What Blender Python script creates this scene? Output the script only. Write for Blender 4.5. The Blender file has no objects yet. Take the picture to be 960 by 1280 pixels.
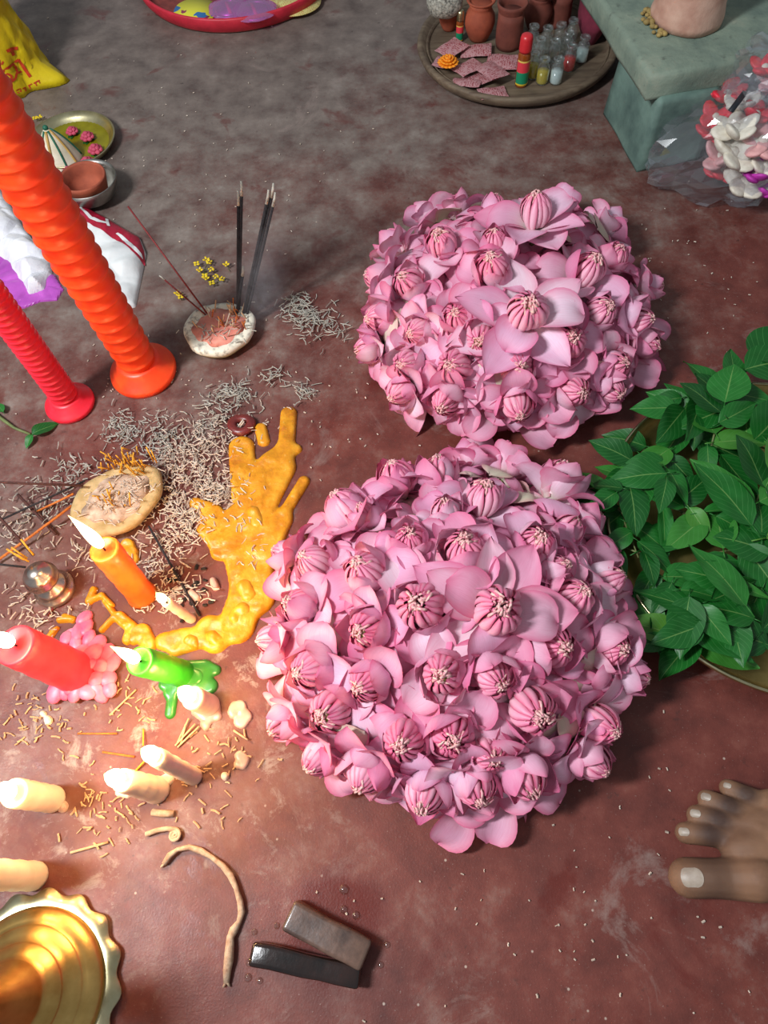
import bpy, bmesh, math, random
import numpy as np
from mathutils import Vector, Matrix, noise as mnoise
from mathutils.bvhtree import BVHTree

random.seed(7)
SC = bpy.context.scene
COL = SC.collection

# ------------------------------------------------------------------ camera
FPX, NADX, NADY, CAMH = 887.0, 520.0, 1100.0, 0.68
_z = -np.array([(NADX-480)/FPX, -(NADY-640)/FPX, -1.0]); _z /= np.linalg.norm(_z)
_x = np.array([1.0, 0, 0]); _x -= _x.dot(_z)*_z; _x /= np.linalg.norm(_x)
_y = np.cross(_z, _x)
RM = np.array([_x, _y, _z])
cam_d = bpy.data.cameras.new('camera')
cam = bpy.data.objects.new('camera', cam_d); COL.objects.link(cam)
cam_d.sensor_fit = 'VERTICAL'; cam_d.sensor_height = 36.0; cam_d.lens = FPX/1280*36
cam_d.clip_start = 0.01
cam.matrix_world = Matrix.Translation((0, 0, CAMH)) @ Matrix(RM.tolist()).to_4x4()
SC.camera = cam

# ------------------------------------------------------------------ light
world = bpy.data.worlds.new('world'); SC.world = world
world.use_nodes = True
bg = world.node_tree.nodes['Background']
bg.inputs[0].default_value = (0.86, 0.93, 1.0, 1); bg.inputs[1].default_value = 0.24

ld = bpy.data.lights.new('room_lamp', 'AREA'); ld.shape = 'RECTANGLE'; ld.size = 0.16; ld.size_y = 0.42
ld.energy = 25; ld.color = (0.94, 0.97, 1.0)
lamp = bpy.data.objects.new('room_lamp', ld); COL.objects.link(lamp)
lamp.location = (-0.90, 0.02, 1.30)
lamp.rotation_euler = (Vector((0.08, 0.42, 0)) - Vector(lamp.location)).to_track_quat('-Z', 'Y').to_euler()

vs = SC.view_settings
vs.view_transform = 'Standard'; vs.look = 'None'; vs.gamma = 1.0; vs.use_curve_mapping = False
vs.exposure = 0.35

# ------------------------------------------------------------------ helpers
def P(px, py, z=0.0):
    """floor-plan point seen at a reference pixel, at height z"""
    d = RM @ np.array([(px-480)/FPX, -(py-640)/FPX, -1.0])
    t = (z-CAMH)/d[2]
    return Vector((t*d[0], t*d[1], z))

def mpp(px, py, z=0.0):
    """metres per pixel there"""
    p = P(px, py, z)
    c = RM.T @ (np.array(p) - np.array([0, 0, CAMH]))
    return -c[2]/FPX

def lin(c):
    return tuple(((v/255)/12.92 if v/255 <= .04045 else ((v/255+.055)/1.055)**2.4) for v in c)

class MB:
    def __init__(s): s.v = []; s.f = []; s.uv = []
    def add(s, vs_, fs, uvs=None):
        o = len(s.v); s.v += [tuple(p) for p in vs_]; s.f += [tuple(i+o for i in f) for f in fs]
        s.uv += (list(uvs) if uvs else [(0.0, 0.0)]*len(vs_))
        return s
    def box(s, c, d, rz=0, M=None):
        x, y, z = (k/2 for k in d)
        b = [(-x,-y,-z),(x,-y,-z),(x,y,-z),(-x,y,-z),(-x,-y,z),(x,-y,z),(x,y,z),(-x,y,z)]
        R = M or (Matrix.Translation(c) @ Matrix.Rotation(rz, 4, 'Z'))
        return s.add([R @ Vector(p) for p in b], [(3,2,1,0),(4,5,6,7),(0,1,5,4),(1,2,6,5),(2,3,7,6),(3,0,4,7)])
    def tube(s, pts, rad, n=8, cap=True, M=None):
        pts = [Vector(p) for p in pts]
        if not hasattr(rad, '__len__'): rad = [rad]*len(pts)
        vs_ = []; fs = []; uvs = []
        prev = None
        for i, p in enumerate(pts):
            t = (pts[min(i+1, len(pts)-1)] - pts[max(i-1, 0)]).normalized()
            if prev is None:
                a = Vector((0, 0, 1)) if abs(t.z) < .9 else Vector((1, 0, 0))
                u = t.cross(a).normalized()
            else:
                u = (prev - prev.dot(t)*t).normalized()
            prev = u; w = t.cross(u)
            for k in range(n):
                a = 2*math.pi*k/n
                q = p + (u*math.cos(a) + w*math.sin(a))*rad[i]
                vs_.append(q); uvs.append((k/n, i/max(1, len(pts)-1)))
        for i in range(len(pts)-1):
            for k in range(n):
                fs.append((i*n+k, i*n+(k+1) % n, (i+1)*n+(k+1) % n, (i+1)*n+k))
        if cap:
            fs.append(tuple(range(n-1, -1, -1))); fs.append(tuple((len(pts)-1)*n+k for k in range(n)))
        if M: vs_ = [M @ q for q in vs_]
        return s.add(vs_, fs, uvs)
    def lathe(s, prof, n=32, M=None, rfun=None):
        vs_ = []; fs = []; uvs = []; q_ = [prof[0]]
        for (r0, z0), (r1, z1) in zip(prof[:-1], prof[1:]):
            ns = max(1, int(abs(r1-r0)/.02)) if abs(r1-r0) > abs(z1-z0) and max(r0, r1) < .3 else 1
            q_ += [(r0+(r1-r0)*k/ns, z0+(z1-z0)*k/ns) for k in range(1, ns+1)]
        prof = q_
        for i, (r, z) in enumerate(prof):
            for k in range(n):
                a = 2*math.pi*k/n
                rr = r*(rfun(a, i, r, z) if rfun else 1)
                vs_.append(Vector((rr*math.cos(a), rr*math.sin(a), z))); uvs.append((k/n, i/(len(prof)-1)))
        for i in range(len(prof)-1):
            for k in range(n):
                fs.append((i*n+k, i*n+(k+1) % n, (i+1)*n+(k+1) % n, (i+1)*n+k))
        if 1e-6 < prof[0][0] < .0021: fs.append(tuple(range(n-1, -1, -1)))
        if 1e-6 < prof[-1][0] < .0021: fs.append(tuple((len(prof)-1)*n+k for k in range(n)))
        if M: vs_ = [M @ q for q in vs_]
        return s.add(vs_, fs, uvs)
    def ball(s, c, r, n=12, m=8, sc=(1, 1, 1), M=None):
        prof = [(max(1e-4, math.sin(math.pi*i/m)), -math.cos(math.pi*i/m)) for i in range(m+1)]
        T = Matrix.Translation(c) @ (M or Matrix()) @ Matrix.Diagonal((r*sc[0], r*sc[1], r*sc[2], 1))
        return s.lathe(prof, n, T)
    def mesh(s, name, mat=None, smooth=True):
        me = bpy.data.meshes.new(name)
        me.from_pydata(s.v, [], s.f)
        uvl = me.uv_layers.new(name='UVMap')
        li = np.empty(len(me.loops), dtype=np.int32); me.loops.foreach_get('vertex_index', li)
        uvl.data.foreach_set('uv', np.array(s.uv, dtype=np.float32)[li].ravel())
        if smooth: me.polygons.foreach_set('use_smooth', [True]*len(me.polygons))
        if mat: me.materials.append(mat)
        me.update()
        return me
    def build(s, name, mat, parent=None, world=True, smooth=True, loc=None):
        """world=True: vertices are world coordinates; they are made local to the (unrotated) parent"""
        off = Vector((0, 0, 0))
        q = parent
        while q is not None: off += Vector(q.location); q = q.parent
        if world:
            if parent is None and s.v:
                a = np.array(s.v); off = Vector(((a[:,0].min()+a[:,0].max())/2, (a[:,1].min()+a[:,1].max())/2, a[:,2].min()))
            s.v = [tuple(Vector(p)-off) for p in s.v]
        o = bpy.data.objects.new(name, s.mesh(name, mat, smooth)); COL.objects.link(o)
        if parent is not None: o.parent = parent
        elif world: o.location = off
        if loc is not None: o.location = loc
        return o

def tag(o, label=None, cat=None, group=None, kind=None):
    if label: o['label'] = label
    if cat: o['category'] = cat
    if group: o['group'] = group
    if kind: o['kind'] = kind
    return o

def thing(name, label, cat, loc=(0, 0, 0), group=None):
    o = bpy.data.objects.new(name, None); COL.objects.link(o)
    o.empty_display_size = 0.02
    o.location = loc
    return tag(o, label, cat, group)

def link_mesh(name, me, parent=None, M=None):
    o = bpy.data.objects.new(name, me); COL.objects.link(o)
    if parent is not None: o.parent = parent
    if M is not None: o.matrix_local = M
    return o

# ------------------------------------------------------------------ materials
class NT:
    def __init__(s, name):
        s.m = bpy.data.materials.new(name); s.m.use_nodes = True
        s.t = s.m.node_tree; s.b = s.t.nodes['Principled BSDF']; s.out = s.t.nodes['Material Output']
    def n(s, typ, **kw):
        nd = s.t.nodes.new(typ)
        for k, v in kw.items():
            if k.startswith('i_'): nd.inputs[int(k[2:])].default_value = v
            else: setattr(nd, k, v)
        return nd
    def l(s, a, b): s.t.links.new(a, b)
    def coords(s, kind='Object'):
        return s.n('ShaderNodeTexCoord').outputs[kind]
    def noise(s, scale, detail=4, rough=.55, vec=None, dist=0):
        nd = s.n('ShaderNodeTexNoise'); nd.inputs['Scale'].default_value = scale
        nd.inputs['Detail'].default_value = detail; nd.inputs['Roughness'].default_value = rough
        nd.inputs['Distortion'].default_value = dist
        s.l(vec if vec is not None else s.coords(), nd.inputs['Vector'])
        return nd.outputs['Fac']
    def ramp(s, fac, stops, interp='LINEAR'):
        nd = s.n('ShaderNodeValToRGB'); nd.color_ramp.interpolation = interp
        els = nd.color_ramp.elements
        while len(els) < len(stops): els.new(.5)
        for e, (p, c) in zip(els, stops):
            e.position = p; e.color = (c, c, c, 1) if not hasattr(c, '__len__') else tuple(c[:3])+(1,)
        s.l(fac, nd.inputs[0]); return nd.outputs[0]
    def mix(s, fac, a, b, mode='MIX'):
        nd = s.n('ShaderNodeMix', data_type='RGBA', blend_type=mode)
        for src, i in ((fac, 0), (a, 6), (b, 7)):
            if hasattr(src, 'is_linked'): s.l(src, nd.inputs[i])
            elif hasattr(src, '__len__'): nd.inputs[i].default_value = tuple(src[:3])+(1,)
            else: nd.inputs[i].default_value = src
        return nd.outputs[2]
    def math(s, op, a, b=None, clamp=False):
        nd = s.n('ShaderNodeMath', operation=op, use_clamp=clamp)
        for i, v in enumerate((a, b)):
            if v is None: continue
            if hasattr(v, 'is_linked'): s.l(v, nd.inputs[i])
            else: nd.inputs[i].default_value = v
        return nd.outputs[0]
    def sep(s, vec):
        nd = s.n('ShaderNodeSeparateXYZ'); s.l(vec, nd.inputs[0]); return nd.outputs
    def bump(s, h, strength=.3, dist=.002):
        nd = s.n('ShaderNodeBump'); nd.inputs['Strength'].default_value = strength; nd.inputs['Distance'].default_value = dist
        s.l(h, nd.inputs['Height']); s.l(nd.outputs[0], s.b.inputs['Normal']); return nd
    def base(s, c):
        if hasattr(c, 'is_linked'): s.l(c, s.b.inputs['Base Color'])
        else: s.b.inputs['Base Color'].default_value = tuple(c[:3])+(1,)
        return s
    def set(s, rough=None, metal=None, sss=None, sssr=None, coat=None, spec=None, trans=None, emis=None, alpha=None):
        B = s.b.inputs
        if rough is not None:
            if hasattr(rough, 'is_linked'): s.l(rough, B['Roughness'])
            else: B['Roughness'].default_value = rough
        if metal is not None: B['Metallic'].default_value = metal
        if sss is not None:
            B['Subsurface Weight'].default_value = sss; B['Subsurface Scale'].default_value = sssr or .005
            B['Subsurface Radius'].default_value = (1, .5, .25)
        if coat is not None: B['Coat Weight'].default_value = coat; B['Coat Roughness'].default_value = .08
        if spec is not None: B['Specular IOR Level'].default_value = spec
        if trans is not None: B['Transmission Weight'].default_value = trans
        if alpha is not None: B['Alpha'].default_value = alpha
        return s

def pm(name, c1, c2=None, scale=60, rough=.6, metal=0, bump=0, bscale=None, bdist=.001, **kw):
    """plain procedural material: noise between two 0-255 colours"""
    t = NT(name); c1 = lin(c1); c2 = lin(c2) if c2 else tuple(v*.75 for v in c1)
    f = t.noise(scale, 5, .6)
    t.base(t.ramp(f, [(.32, c2), (.68, c1)]))
    t.set(rough=rough, metal=metal, **kw)
    if bump: t.bump(t.noise(bscale or scale*2, 5, .6), bump, bdist)
    return t.m

def film(name, tint=(255, 255, 255), opac=.15, rough=.12):
    """clear thin plastic or glass: transparent, with fresnel gloss and a little milky scatter"""
    t = NT(name); T = t.t
    tr = t.n('ShaderNodeBsdfTransparent'); tr.inputs[0].default_value = lin(tint)+(1,)
    gl = t.n('ShaderNodeBsdfGlossy'); gl.inputs['Roughness'].default_value = rough; gl.inputs[0].default_value = (1, 1, 1, 1)
    df = t.n('ShaderNodeBsdfDiffuse'); df.inputs[0].default_value = lin(tint)+(1,)
    fr = t.n('ShaderNodeLayerWeight'); fr.inputs[0].default_value = .35
    m1 = t.n('ShaderNodeMixShader'); m1.inputs[0].default_value = opac
    t.l(tr.outputs[0], m1.inputs[1]); t.l(df.outputs[0], m1.inputs[2])
    m2 = t.n('ShaderNodeMixShader'); sc_ = t.math('MULTIPLY', fr.outputs['Facing'], .38)
    fac = t.math('ADD', sc_, .07)
    t.l(fac, m2.inputs[0]); t.l(m1.outputs[0], m2.inputs[1]); t.l(gl.outputs[0], m2.inputs[2])
    t.l(m2.outputs[0], t.out.inputs['Surface'])
    return t.m

MAT = {}
# floor: red oxide cement, worn, with grey ash and dust trodden in
def floor_mat():
    t = NT('red_oxide_floor'); co = t.coords('Object')
    x, y, z = t.sep(co)
    n1 = t.noise(5, 6, .6, co); n2 = t.noise(22, 6, .65, co); n3 = t.noise(160, 4, .7, co); n4 = t.noise(520, 2, .5, co)
    red = t.ramp(n2, [(.3, lin((82, 36, 30))), (.55, lin((108, 50, 41))), (.75, lin((126, 70, 58)))])
    grey = t.ramp(n2, [(.3, lin((86, 76, 71))), (.6, lin((122, 112, 104))), (.8, lin((148, 140, 132)))])
    # dust lies thicker towards the back and the left, where the ash falls
    far = t.math('MULTIPLY', t.math('SUBTRACT', y, .42), 1.35)
    left = t.math('MULTIPLY', x, -.75)
    d = t.math('ADD', t.math('MAXIMUM', far, -.1), t.math('MAXIMUM', left, -.22))
    d = t.math('ADD', d, t.math('MULTIPLY', t.math('SUBTRACT', n1, .5), 1.7))
    d = t.math('ADD', d, t.math('MULTIPLY', t.math('SUBTRACT', n2, .5), 1.5))
    d = t.math('ADD', d, t.math('MULTIPLY', t.math('SUBTRACT', n3, .5), .7))
    dm = t.ramp(d, [(.0, .04), (.3, .25), (.6, .62), (.95, .9)])
    c = t.mix(dm, red, grey)
    # pale crumbs and small dark pits
    vo = t.n('ShaderNodeTexVoronoi'); vo.inputs['Scale'].default_value = 75; t.l(co, vo.inputs['Vector'])
    sp = t.ramp(vo.outputs['Distance'], [(.05, 1), (.1, 0)])
    vsel = t.sep(vo.outputs['Color'])[0]
    sp = t.math('MULTIPLY', sp, t.math('GREATER_THAN', vsel, .90))
    c = t.mix(t.math('MULTIPLY', sp, .75), c, lin((188, 172, 158)))
    pit = t.ramp(t.noise(95, 3, .6, co), [(.26, 1), (.32, 0)])
    c = t.mix(t.math('MULTIPLY', pit, .5), c, lin((40, 26, 24)))
    grit = t.ramp(n4, [(.66, 0), (.8, .3)])
    c = t.mix(grit, c, lin((190, 176, 165)))
    # scuffed pale smears
    sm = t.ramp(t.noise(9, 8, .72, co, 1.2), [(.58, 0), (.72, .55)])
    c = t.mix(sm, c, lin((150, 132, 124)))
    # brown soot and oil stains where the candles burn
    vd = t.n('ShaderNodeVectorMath', operation='DISTANCE'); t.l(co, vd.inputs[0]); vd.inputs[1].default_value = (-.26, .17, 0)
    near = t.ramp(vd.outputs['Value'], [(.10, 1), (.30, 0)])
    st = t.math('MULTIPLY', near, t.ramp(t.noise(15, 6, .7, co, .8), [(.44, 0), (.6, .8)]))
    c = t.mix(st, c, lin((104, 60, 40)))
    st2 = t.math('MULTIPLY', near, t.ramp(t.noise(34, 6, .75, co, .4), [(.55, 0), (.66, .8)]))
    c = t.mix(st2, c, lin((150, 136, 126)))
    wet = t.ramp(t.noise(13, 5, .6, co, .6), [(.60, 0), (.68, 1)])
    c = t.mix(t.math('MULTIPLY', wet, .6), c, lin((92, 34, 28)))
    # water spilt round the two blocks
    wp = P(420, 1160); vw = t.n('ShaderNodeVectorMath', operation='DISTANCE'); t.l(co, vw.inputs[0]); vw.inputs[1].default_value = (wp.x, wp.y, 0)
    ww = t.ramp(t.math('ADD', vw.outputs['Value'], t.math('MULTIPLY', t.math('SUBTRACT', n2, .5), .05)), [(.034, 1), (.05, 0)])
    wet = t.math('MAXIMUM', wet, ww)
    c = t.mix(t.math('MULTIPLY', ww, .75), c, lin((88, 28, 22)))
    blk = t.ramp(t.noise(48, 5, .7, co), [(.64, 0), (.74, .7)])
    c = t.mix(blk, c, lin((64, 40, 36)))
    t.base(c)
    r = t.math('SUBTRACT', t.ramp(t.noise(7, 5, .6, co), [(.35, .42), (.7, .66)]), t.math('MULTIPLY', wet, .18))
    t.set(rough=r, spec=.4)
    t.bump(t.math('ADD', t.math('MULTIPLY', n3, .6), n4), .2, .0008)
    return t.m
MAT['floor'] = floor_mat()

def petal_mat():
    t = NT('lotus_petal'); uv = t.coords('UV'); u, v, _ = t.sep(uv)
    oi = t.n('ShaderNodeObjectInfo')
    across = t.math('ABSOLUTE', t.math('SUBTRACT', u, .5))          # 0 mid .. .5 margin
    e1 = t.math('POWER', t.math('MULTIPLY', across, 2), 3.6)
    e2 = t.math('POWER', v, 6)
    edge = t.math('MAXIMUM', e1, e2, clamp=True)
    mp = t.n('ShaderNodeMapping'); mp.inputs['Scale'].default_value = (34, 2.2, 1); t.l(uv, mp.inputs[0])
    vein = t.noise(1.6, 3, .5, mp.outputs[0])
    blot = t.noise(38, 3, .5)
    pale = t.ramp(oi.outputs['Random'], [(0, lin((234, 158, 188))), (.35, lin((240, 190, 212))), (1, lin((243, 214, 230)))])
    deep = lin((214, 74, 126))
    base = t.ramp(v, [(0, lin((240, 230, 214))), (.32, lin((242, 208, 220)))])
    c = t.mix(t.ramp(v, [(.05, 0), (.5, 1)]), base, pale)
    c = t.mix(t.math('MULTIPLY', t.ramp(vein, [(.4, 0), (.75, 1)]), .2), c, deep)
    c = t.mix(t.math('MULTIPLY', edge, .72), c, deep)
    c = t.mix(t.ramp(blot, [(.5, 0), (.8, .3)]), c, lin((222, 120, 160)))
    c = t.mix(1.0, c, oi.outputs['Color'], 'MULTIPLY')
    t.base(c); t.set(rough=.5, spec=.35)
    tr = t.n('ShaderNodeBsdfTranslucent'); t.l(c, tr.inputs[0])
    mx = t.n('ShaderNodeMixShader'); mx.inputs[0].default_value = .22
    t.l(t.b.outputs[0], mx.inputs[1]); t.l(tr.outputs[0], mx.inputs[2]); t.l(mx.outputs[0], t.out.inputs['Surface'])
    t.bump(vein, .25, .0008)
    return t.m
MAT['petal'] = petal_mat()

def bud_mat():
    t = NT('lotus_bud'); uv = t.coords('UV'); u, v, _ = t.sep(uv)
    oi = t.n('ShaderNodeObjectInfo')
    e = t.math('POWER', t.math('MULTIPLY', t.math('ABSOLUTE', t.math('SUBTRACT', u, .5)), 2), 2.2)
    mp = t.n('ShaderNodeMapping'); mp.inputs['Scale'].default_value = (18, 2, 1); t.l(uv, mp.inputs[0])
    vein = t.ramp(t.noise(2, 3, .5, mp.outputs[0]), [(.35, 0), (.7, 1)])
    c = t.ramp(v, [(0, lin((246, 214, 220))), (.5, lin((242, 186, 202))), (1, lin((226, 126, 160)))])
    c = t.mix(t.math('MULTIPLY', vein, .3), c, lin((206, 70, 112)))
    c = t.mix(t.math('MULTIPLY', e, .85), c, lin((190, 36, 92)))
    c = t.mix(1.0, c, oi.outputs['Color'], 'MULTIPLY')
    t.base(c); t.set(rough=.5)
    return t.m
MAT['bud'] = bud_mat()
MAT['stamen'] = pm('lotus_stamen', (234, 206, 190), (214, 110, 140), 420, .6)
MAT['heart'] = pm('lotus_heart', (150, 148, 62), (96, 70, 40), 300, .6)
def sepal_mat():
    t = NT('lotus_sepal'); uv = t.coords('UV'); u, v, _ = t.sep(uv)
    mp = t.n('ShaderNodeMapping'); mp.inputs['Scale'].default_value = (30, 2, 1); t.l(uv, mp.inputs[0])
    vein = t.noise(1.6, 4, .6, mp.outputs[0])
    c = t.mix(t.ramp(t.noise(24, 3, .5), [(.4, 0), (.65, 1)]), lin((206, 204, 178)), lin((228, 184, 188)))
    c = t.mix(t.math('MULTIPLY', vein, .5), c, lin((150, 152, 116)))
    e = t.math('POWER', t.math('MULTIPLY', t.math('ABSOLUTE', t.math('SUBTRACT', u, .5)), 2), 4)
    c = t.mix(t.math('MULTIPLY', e, .5), c, lin((206, 110, 132)))
    t.base(c); t.set(rough=.6); t.bump(vein, .3, .001)
    return t.m
MAT['sepal'] = sepal_mat()
MAT['stem'] = pm('green_stem', (112, 124, 72), (84, 92, 52), 80, .6)

def leaf_mat():
    t = NT('green_leaf'); uv = t.coords('UV'); u, v, _ = t.sep(uv)
    oi = t.n('ShaderNodeObjectInfo')
    c = t.ramp(oi.outputs['Random'], [(0, lin((22, 92, 34))), (.35, lin((30, 112, 40))), (.7, lin((44, 128, 50))), (.93, lin((72, 146, 56))), (1, lin((110, 160, 60)))])
    across = t.math('MULTIPLY', t.math('ABSOLUTE', t.math('SUBTRACT', u, .5)), 2)
    rib = t.ramp(across, [(.0, 1), (.05, 0)])
    w = t.math('SINE', t.math('MULTIPLY', t.math('SUBTRACT', v, t.math('MULTIPLY', across, .35)), 52))
    side = t.math('MULTIPLY', t.ramp(w, [(.9, 0), (1, .35)]), 1)
    c = t.mix(t.noise(60, 3, .5), c, t.mix(1.0, c, lin((170, 190, 160)), 'MULTIPLY'))
    c = t.mix(side, c, lin((84, 150, 80)))
    c = t.mix(t.math('MULTIPLY', rib, .7), c, lin((128, 168, 92)))
    t.base(c); t.set(rough=.42, spec=.45)
    tr = t.n('ShaderNodeBsdfTranslucent'); t.l(c, tr.inputs[0])
    mx = t.n('ShaderNodeMixShader'); mx.inputs[0].default_value = .15
    t.l(t.b.outputs[0], mx.inputs[1]); t.l(tr.outputs[0], mx.inputs[2]); t.l(mx.outputs[0], t.out.inputs['Surface'])
    t.bump(t.math('ADD', side, rib), .25, .0008)
    return t.m
MAT['leaf'] = leaf_mat()

def wax(name, c1, c2, rough=.4, sss=.45, scale=60):
    t = NT(name)
    t.base(t.ramp(t.noise(scale, 4, .5), [(.3, lin(c2)), (.7, lin(c1))]))
    t.set(rough=rough, sss=sss, sssr=.006); t.b.inputs['Subsurface Radius'].default_value = (1, .6, .35)
    t.bump(t.noise(140, 3, .5), .12, .001)
    return t.m
MAT['wax_orange'] = wax('orange_candle_wax', (255, 84, 28), (250, 58, 16))
MAT['wax_red'] = wax('red_candle_wax', (238, 44, 66), (222, 26, 48))
MAT['wax_pink'] = wax('pink_candle_wax', (226, 62, 82), (206, 40, 62))
MAT['wax_pinkpool'] = wax('pink_melted_wax', (236, 134, 160), (214, 72, 112))
MAT['wax_green'] = wax('green_candle_wax', (58, 182, 38), (34, 148, 24))
MAT['wax_greenpool'] = wax('green_melted_wax', (62, 150, 62), (40, 112, 40), .3)
MAT['wax_white'] = wax('white_candle_wax', (232, 216, 200), (216, 196, 178))
MAT['wax_whitepool'] = wax('clear_melted_wax', (206, 176, 160), (170, 128, 112), .3)
def yellow_wax():
    t = NT('yellow_melted_wax'); n = t.noise(45, 6, .65); n2 = t.noise(220, 3, .6)
    c = t.ramp(n, [(.28, lin((170, 98, 12))), (.5, lin((208, 140, 22))), (.72, lin((226, 168, 48)))])
    c = t.mix(t.ramp(n2, [(.64, 0), (.76, .6)]), c, lin((232, 196, 120)))
    t.base(c); t.set(rough=.38, sss=.25, sssr=.004); t.bump(t.math('ADD', n, t.math('MULTIPLY', n2, .5)), .4, .002)
    return t.m
MAT['wax_yellow'] = yellow_wax()
def flame_mat():
    t = NT('flame'); uv = t.coords('UV'); _, v, _ = t.sep(uv)
    em = t.n('ShaderNodeEmission')
    c = t.ramp(v, [(0, (1, .55, .18)), (.25, (1, .82, .5)), (.7, (1, .8, .45)), (1, (1, .5, .12))])
    t.l(c, em.inputs[0]); em.inputs[1].default_value = 9
    t.l(em.outputs[0], t.out.inputs['Surface']); return t.m
MAT['flame'] = flame_mat()
MAT['wick'] = pm('charred_wick', (34, 26, 22), (16, 12, 10), 300, .9)

def brass_mat(name, c1, c2, rough=.25, dirt=.3):
    t = NT(name); n = t.noise(40, 5, .6); n2 = t.noise(9, 4, .6)
    c = t.ramp(n, [(.3, lin(c2)), (.65, lin(c1))])
    t.base(c); t.set(rough=t.ramp(n2, [(.3, rough), (.7, rough+dirt*.5)]), metal=1); t.bump(t.noise(300, 2, .5), .06, .0006)
    return t.m
MAT['brass'] = brass_mat('polished_brass', (214, 178, 108), (186, 146, 80), .28)
MAT['brass_plate'] = brass_mat('dull_brass_plate', (188, 164, 104), (150, 126, 74), .38)
MAT['brass_pale'] = brass_mat('pale_brass', (204, 196, 158), (170, 160, 122), .28)
MAT['steel'] = brass_mat('dull_steel', (178, 176, 170), (120, 118, 112), .3)
MAT['silver'] = brass_mat('silvery_metal', (216, 206, 196), (180, 160, 150), .22)
MAT['black_stick'] = pm('black_incense', (44, 38, 40), (26, 22, 24), 300, .9)
MAT['brown_stick'] = pm('brown_incense', (86, 46, 36), (58, 30, 26), 300, .85)
MAT['red_stick'] = pm('red_stick', (128, 36, 34), (96, 26, 26), 300, .7)
MAT['orange_stick'] = pm('orange_stick', (206, 120, 44), (176, 86, 30), 300, .7)
MAT['yellow_stick'] = pm('yellow_stick', (222, 168, 46), (190, 128, 34), 300, .7)
MAT['tan_stick'] = pm('tan_stick', (214, 178, 138), (180, 138, 100), 300, .7)
MAT['ash'] = pm('incense_ash', (216, 202, 186), (168, 150, 134), 120, .95)
MAT['ash_grey'] = pm('grey_incense_ash', (192, 188, 176), (140, 136, 126), 120, .95)
MAT['char'] = pm('charred_bits', (40, 34, 30), (18, 16, 15), 200, .9)
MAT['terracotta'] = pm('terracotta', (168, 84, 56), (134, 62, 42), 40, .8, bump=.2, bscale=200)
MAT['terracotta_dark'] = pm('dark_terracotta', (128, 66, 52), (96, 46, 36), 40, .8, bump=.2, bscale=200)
def wood_mat(name, c1, c2, sx=4, sy=40, rough=.7):
    t = NT(name); mp = t.n('ShaderNodeMapping'); mp.inputs['Scale'].default_value = (sx, sy, sy); t.l(t.coords(), mp.inputs[0])
    n = t.noise(3, 6, .65, mp.outputs[0])
    c = t.ramp(n, [(.3, lin(c2)), (.65, lin(c1))]); c = t.mix(t.ramp(t.noise(14, 4, .6), [(.45, 0), (.7, .5)]), c, lin([v*.6 for v in c2]))
    t.base(c); t.set(rough=rough); t.bump(n, .3, .001); return t.m
MAT['wood'] = wood_mat('old_wood', (120, 104, 84), (84, 66, 52))
MAT['cane'] = wood_mat('cane', (176, 124, 66), (128, 82, 40), 20, 60)
MAT['root'] = pm('pale_root', (198, 172, 144), (150, 116, 92), 160, .85, bump=.5, bscale=260)

# ------------------------------------------------------------------ setting: the floor
fm = MB(); fm.add([(-2.2, -1.4, 0), (2.2, -1.4, 0), (2.2, 2.6, 0), (-2.2, 2.6, 0)], [(0, 1, 2, 3)])
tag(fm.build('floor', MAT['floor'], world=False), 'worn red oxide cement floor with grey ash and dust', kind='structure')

# ------------------------------------------------------------------ lotus flowers
def petal_mesh(name, path, W, cup, tipq, tipr, seed, mat, nu=6, nv=9, ruf=.0011, fold=0.0, skew=0.0):
    """path: quadratic bezier (x, z); cup > 0 lifts the margins toward the upper face"""
    rnd = random.Random(seed); m = MB(); vs_ = []; uvs = []; fs = []
    p0, p1, p2 = [Vector((a, 0, b)) for a, b in path]
    ph = rnd.uniform(0, 50)
    for j in range(nv+1):
        t = j/nv
        c = p0*(1-t)**2 + p1*2*t*(1-t) + p2*t*t
        tg = (p1-p0)*2*(1-t) + (p2-p1)*2*t; tg.normalize()
        nn = Vector((-tg.z, 0, tg.x))
        if t < .5: w = .40 + .60*math.sin(math.pi/2*t/.5)
        else: w = max(0.02, 1-((t-.5)/.5)**tipq)**tipr
        for i in range(nu+1):
            s = -1 + 2*i/nu
            q = c + Vector((0, s*w*W/2 + skew*t*t*W, 0)) + nn*(cup*W*(abs(s)**1.8)*w)
            if fold and s > .35: q += nn*(fold*W*(s-.35)) - Vector((0, (s-.35)*w*W*.5, 0))
            k = mnoise.noise_vector(Vector((t*2.3+ph, s*1.3, seed*1.7)))
            q += nn*k.x*ruf*2.6 + Vector((k.y, k.z, 0))*ruf*t
            vs_.append(q); uvs.append((i/nu, t))
    for j in range(nv):
        for i in range(nu):
            a = j*(nu+1)+i; fs.append((a, a+1, a+nu+2, a+nu+1))
    m.add(vs_, fs, uvs)
    return m.mesh(name, mat)

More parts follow.
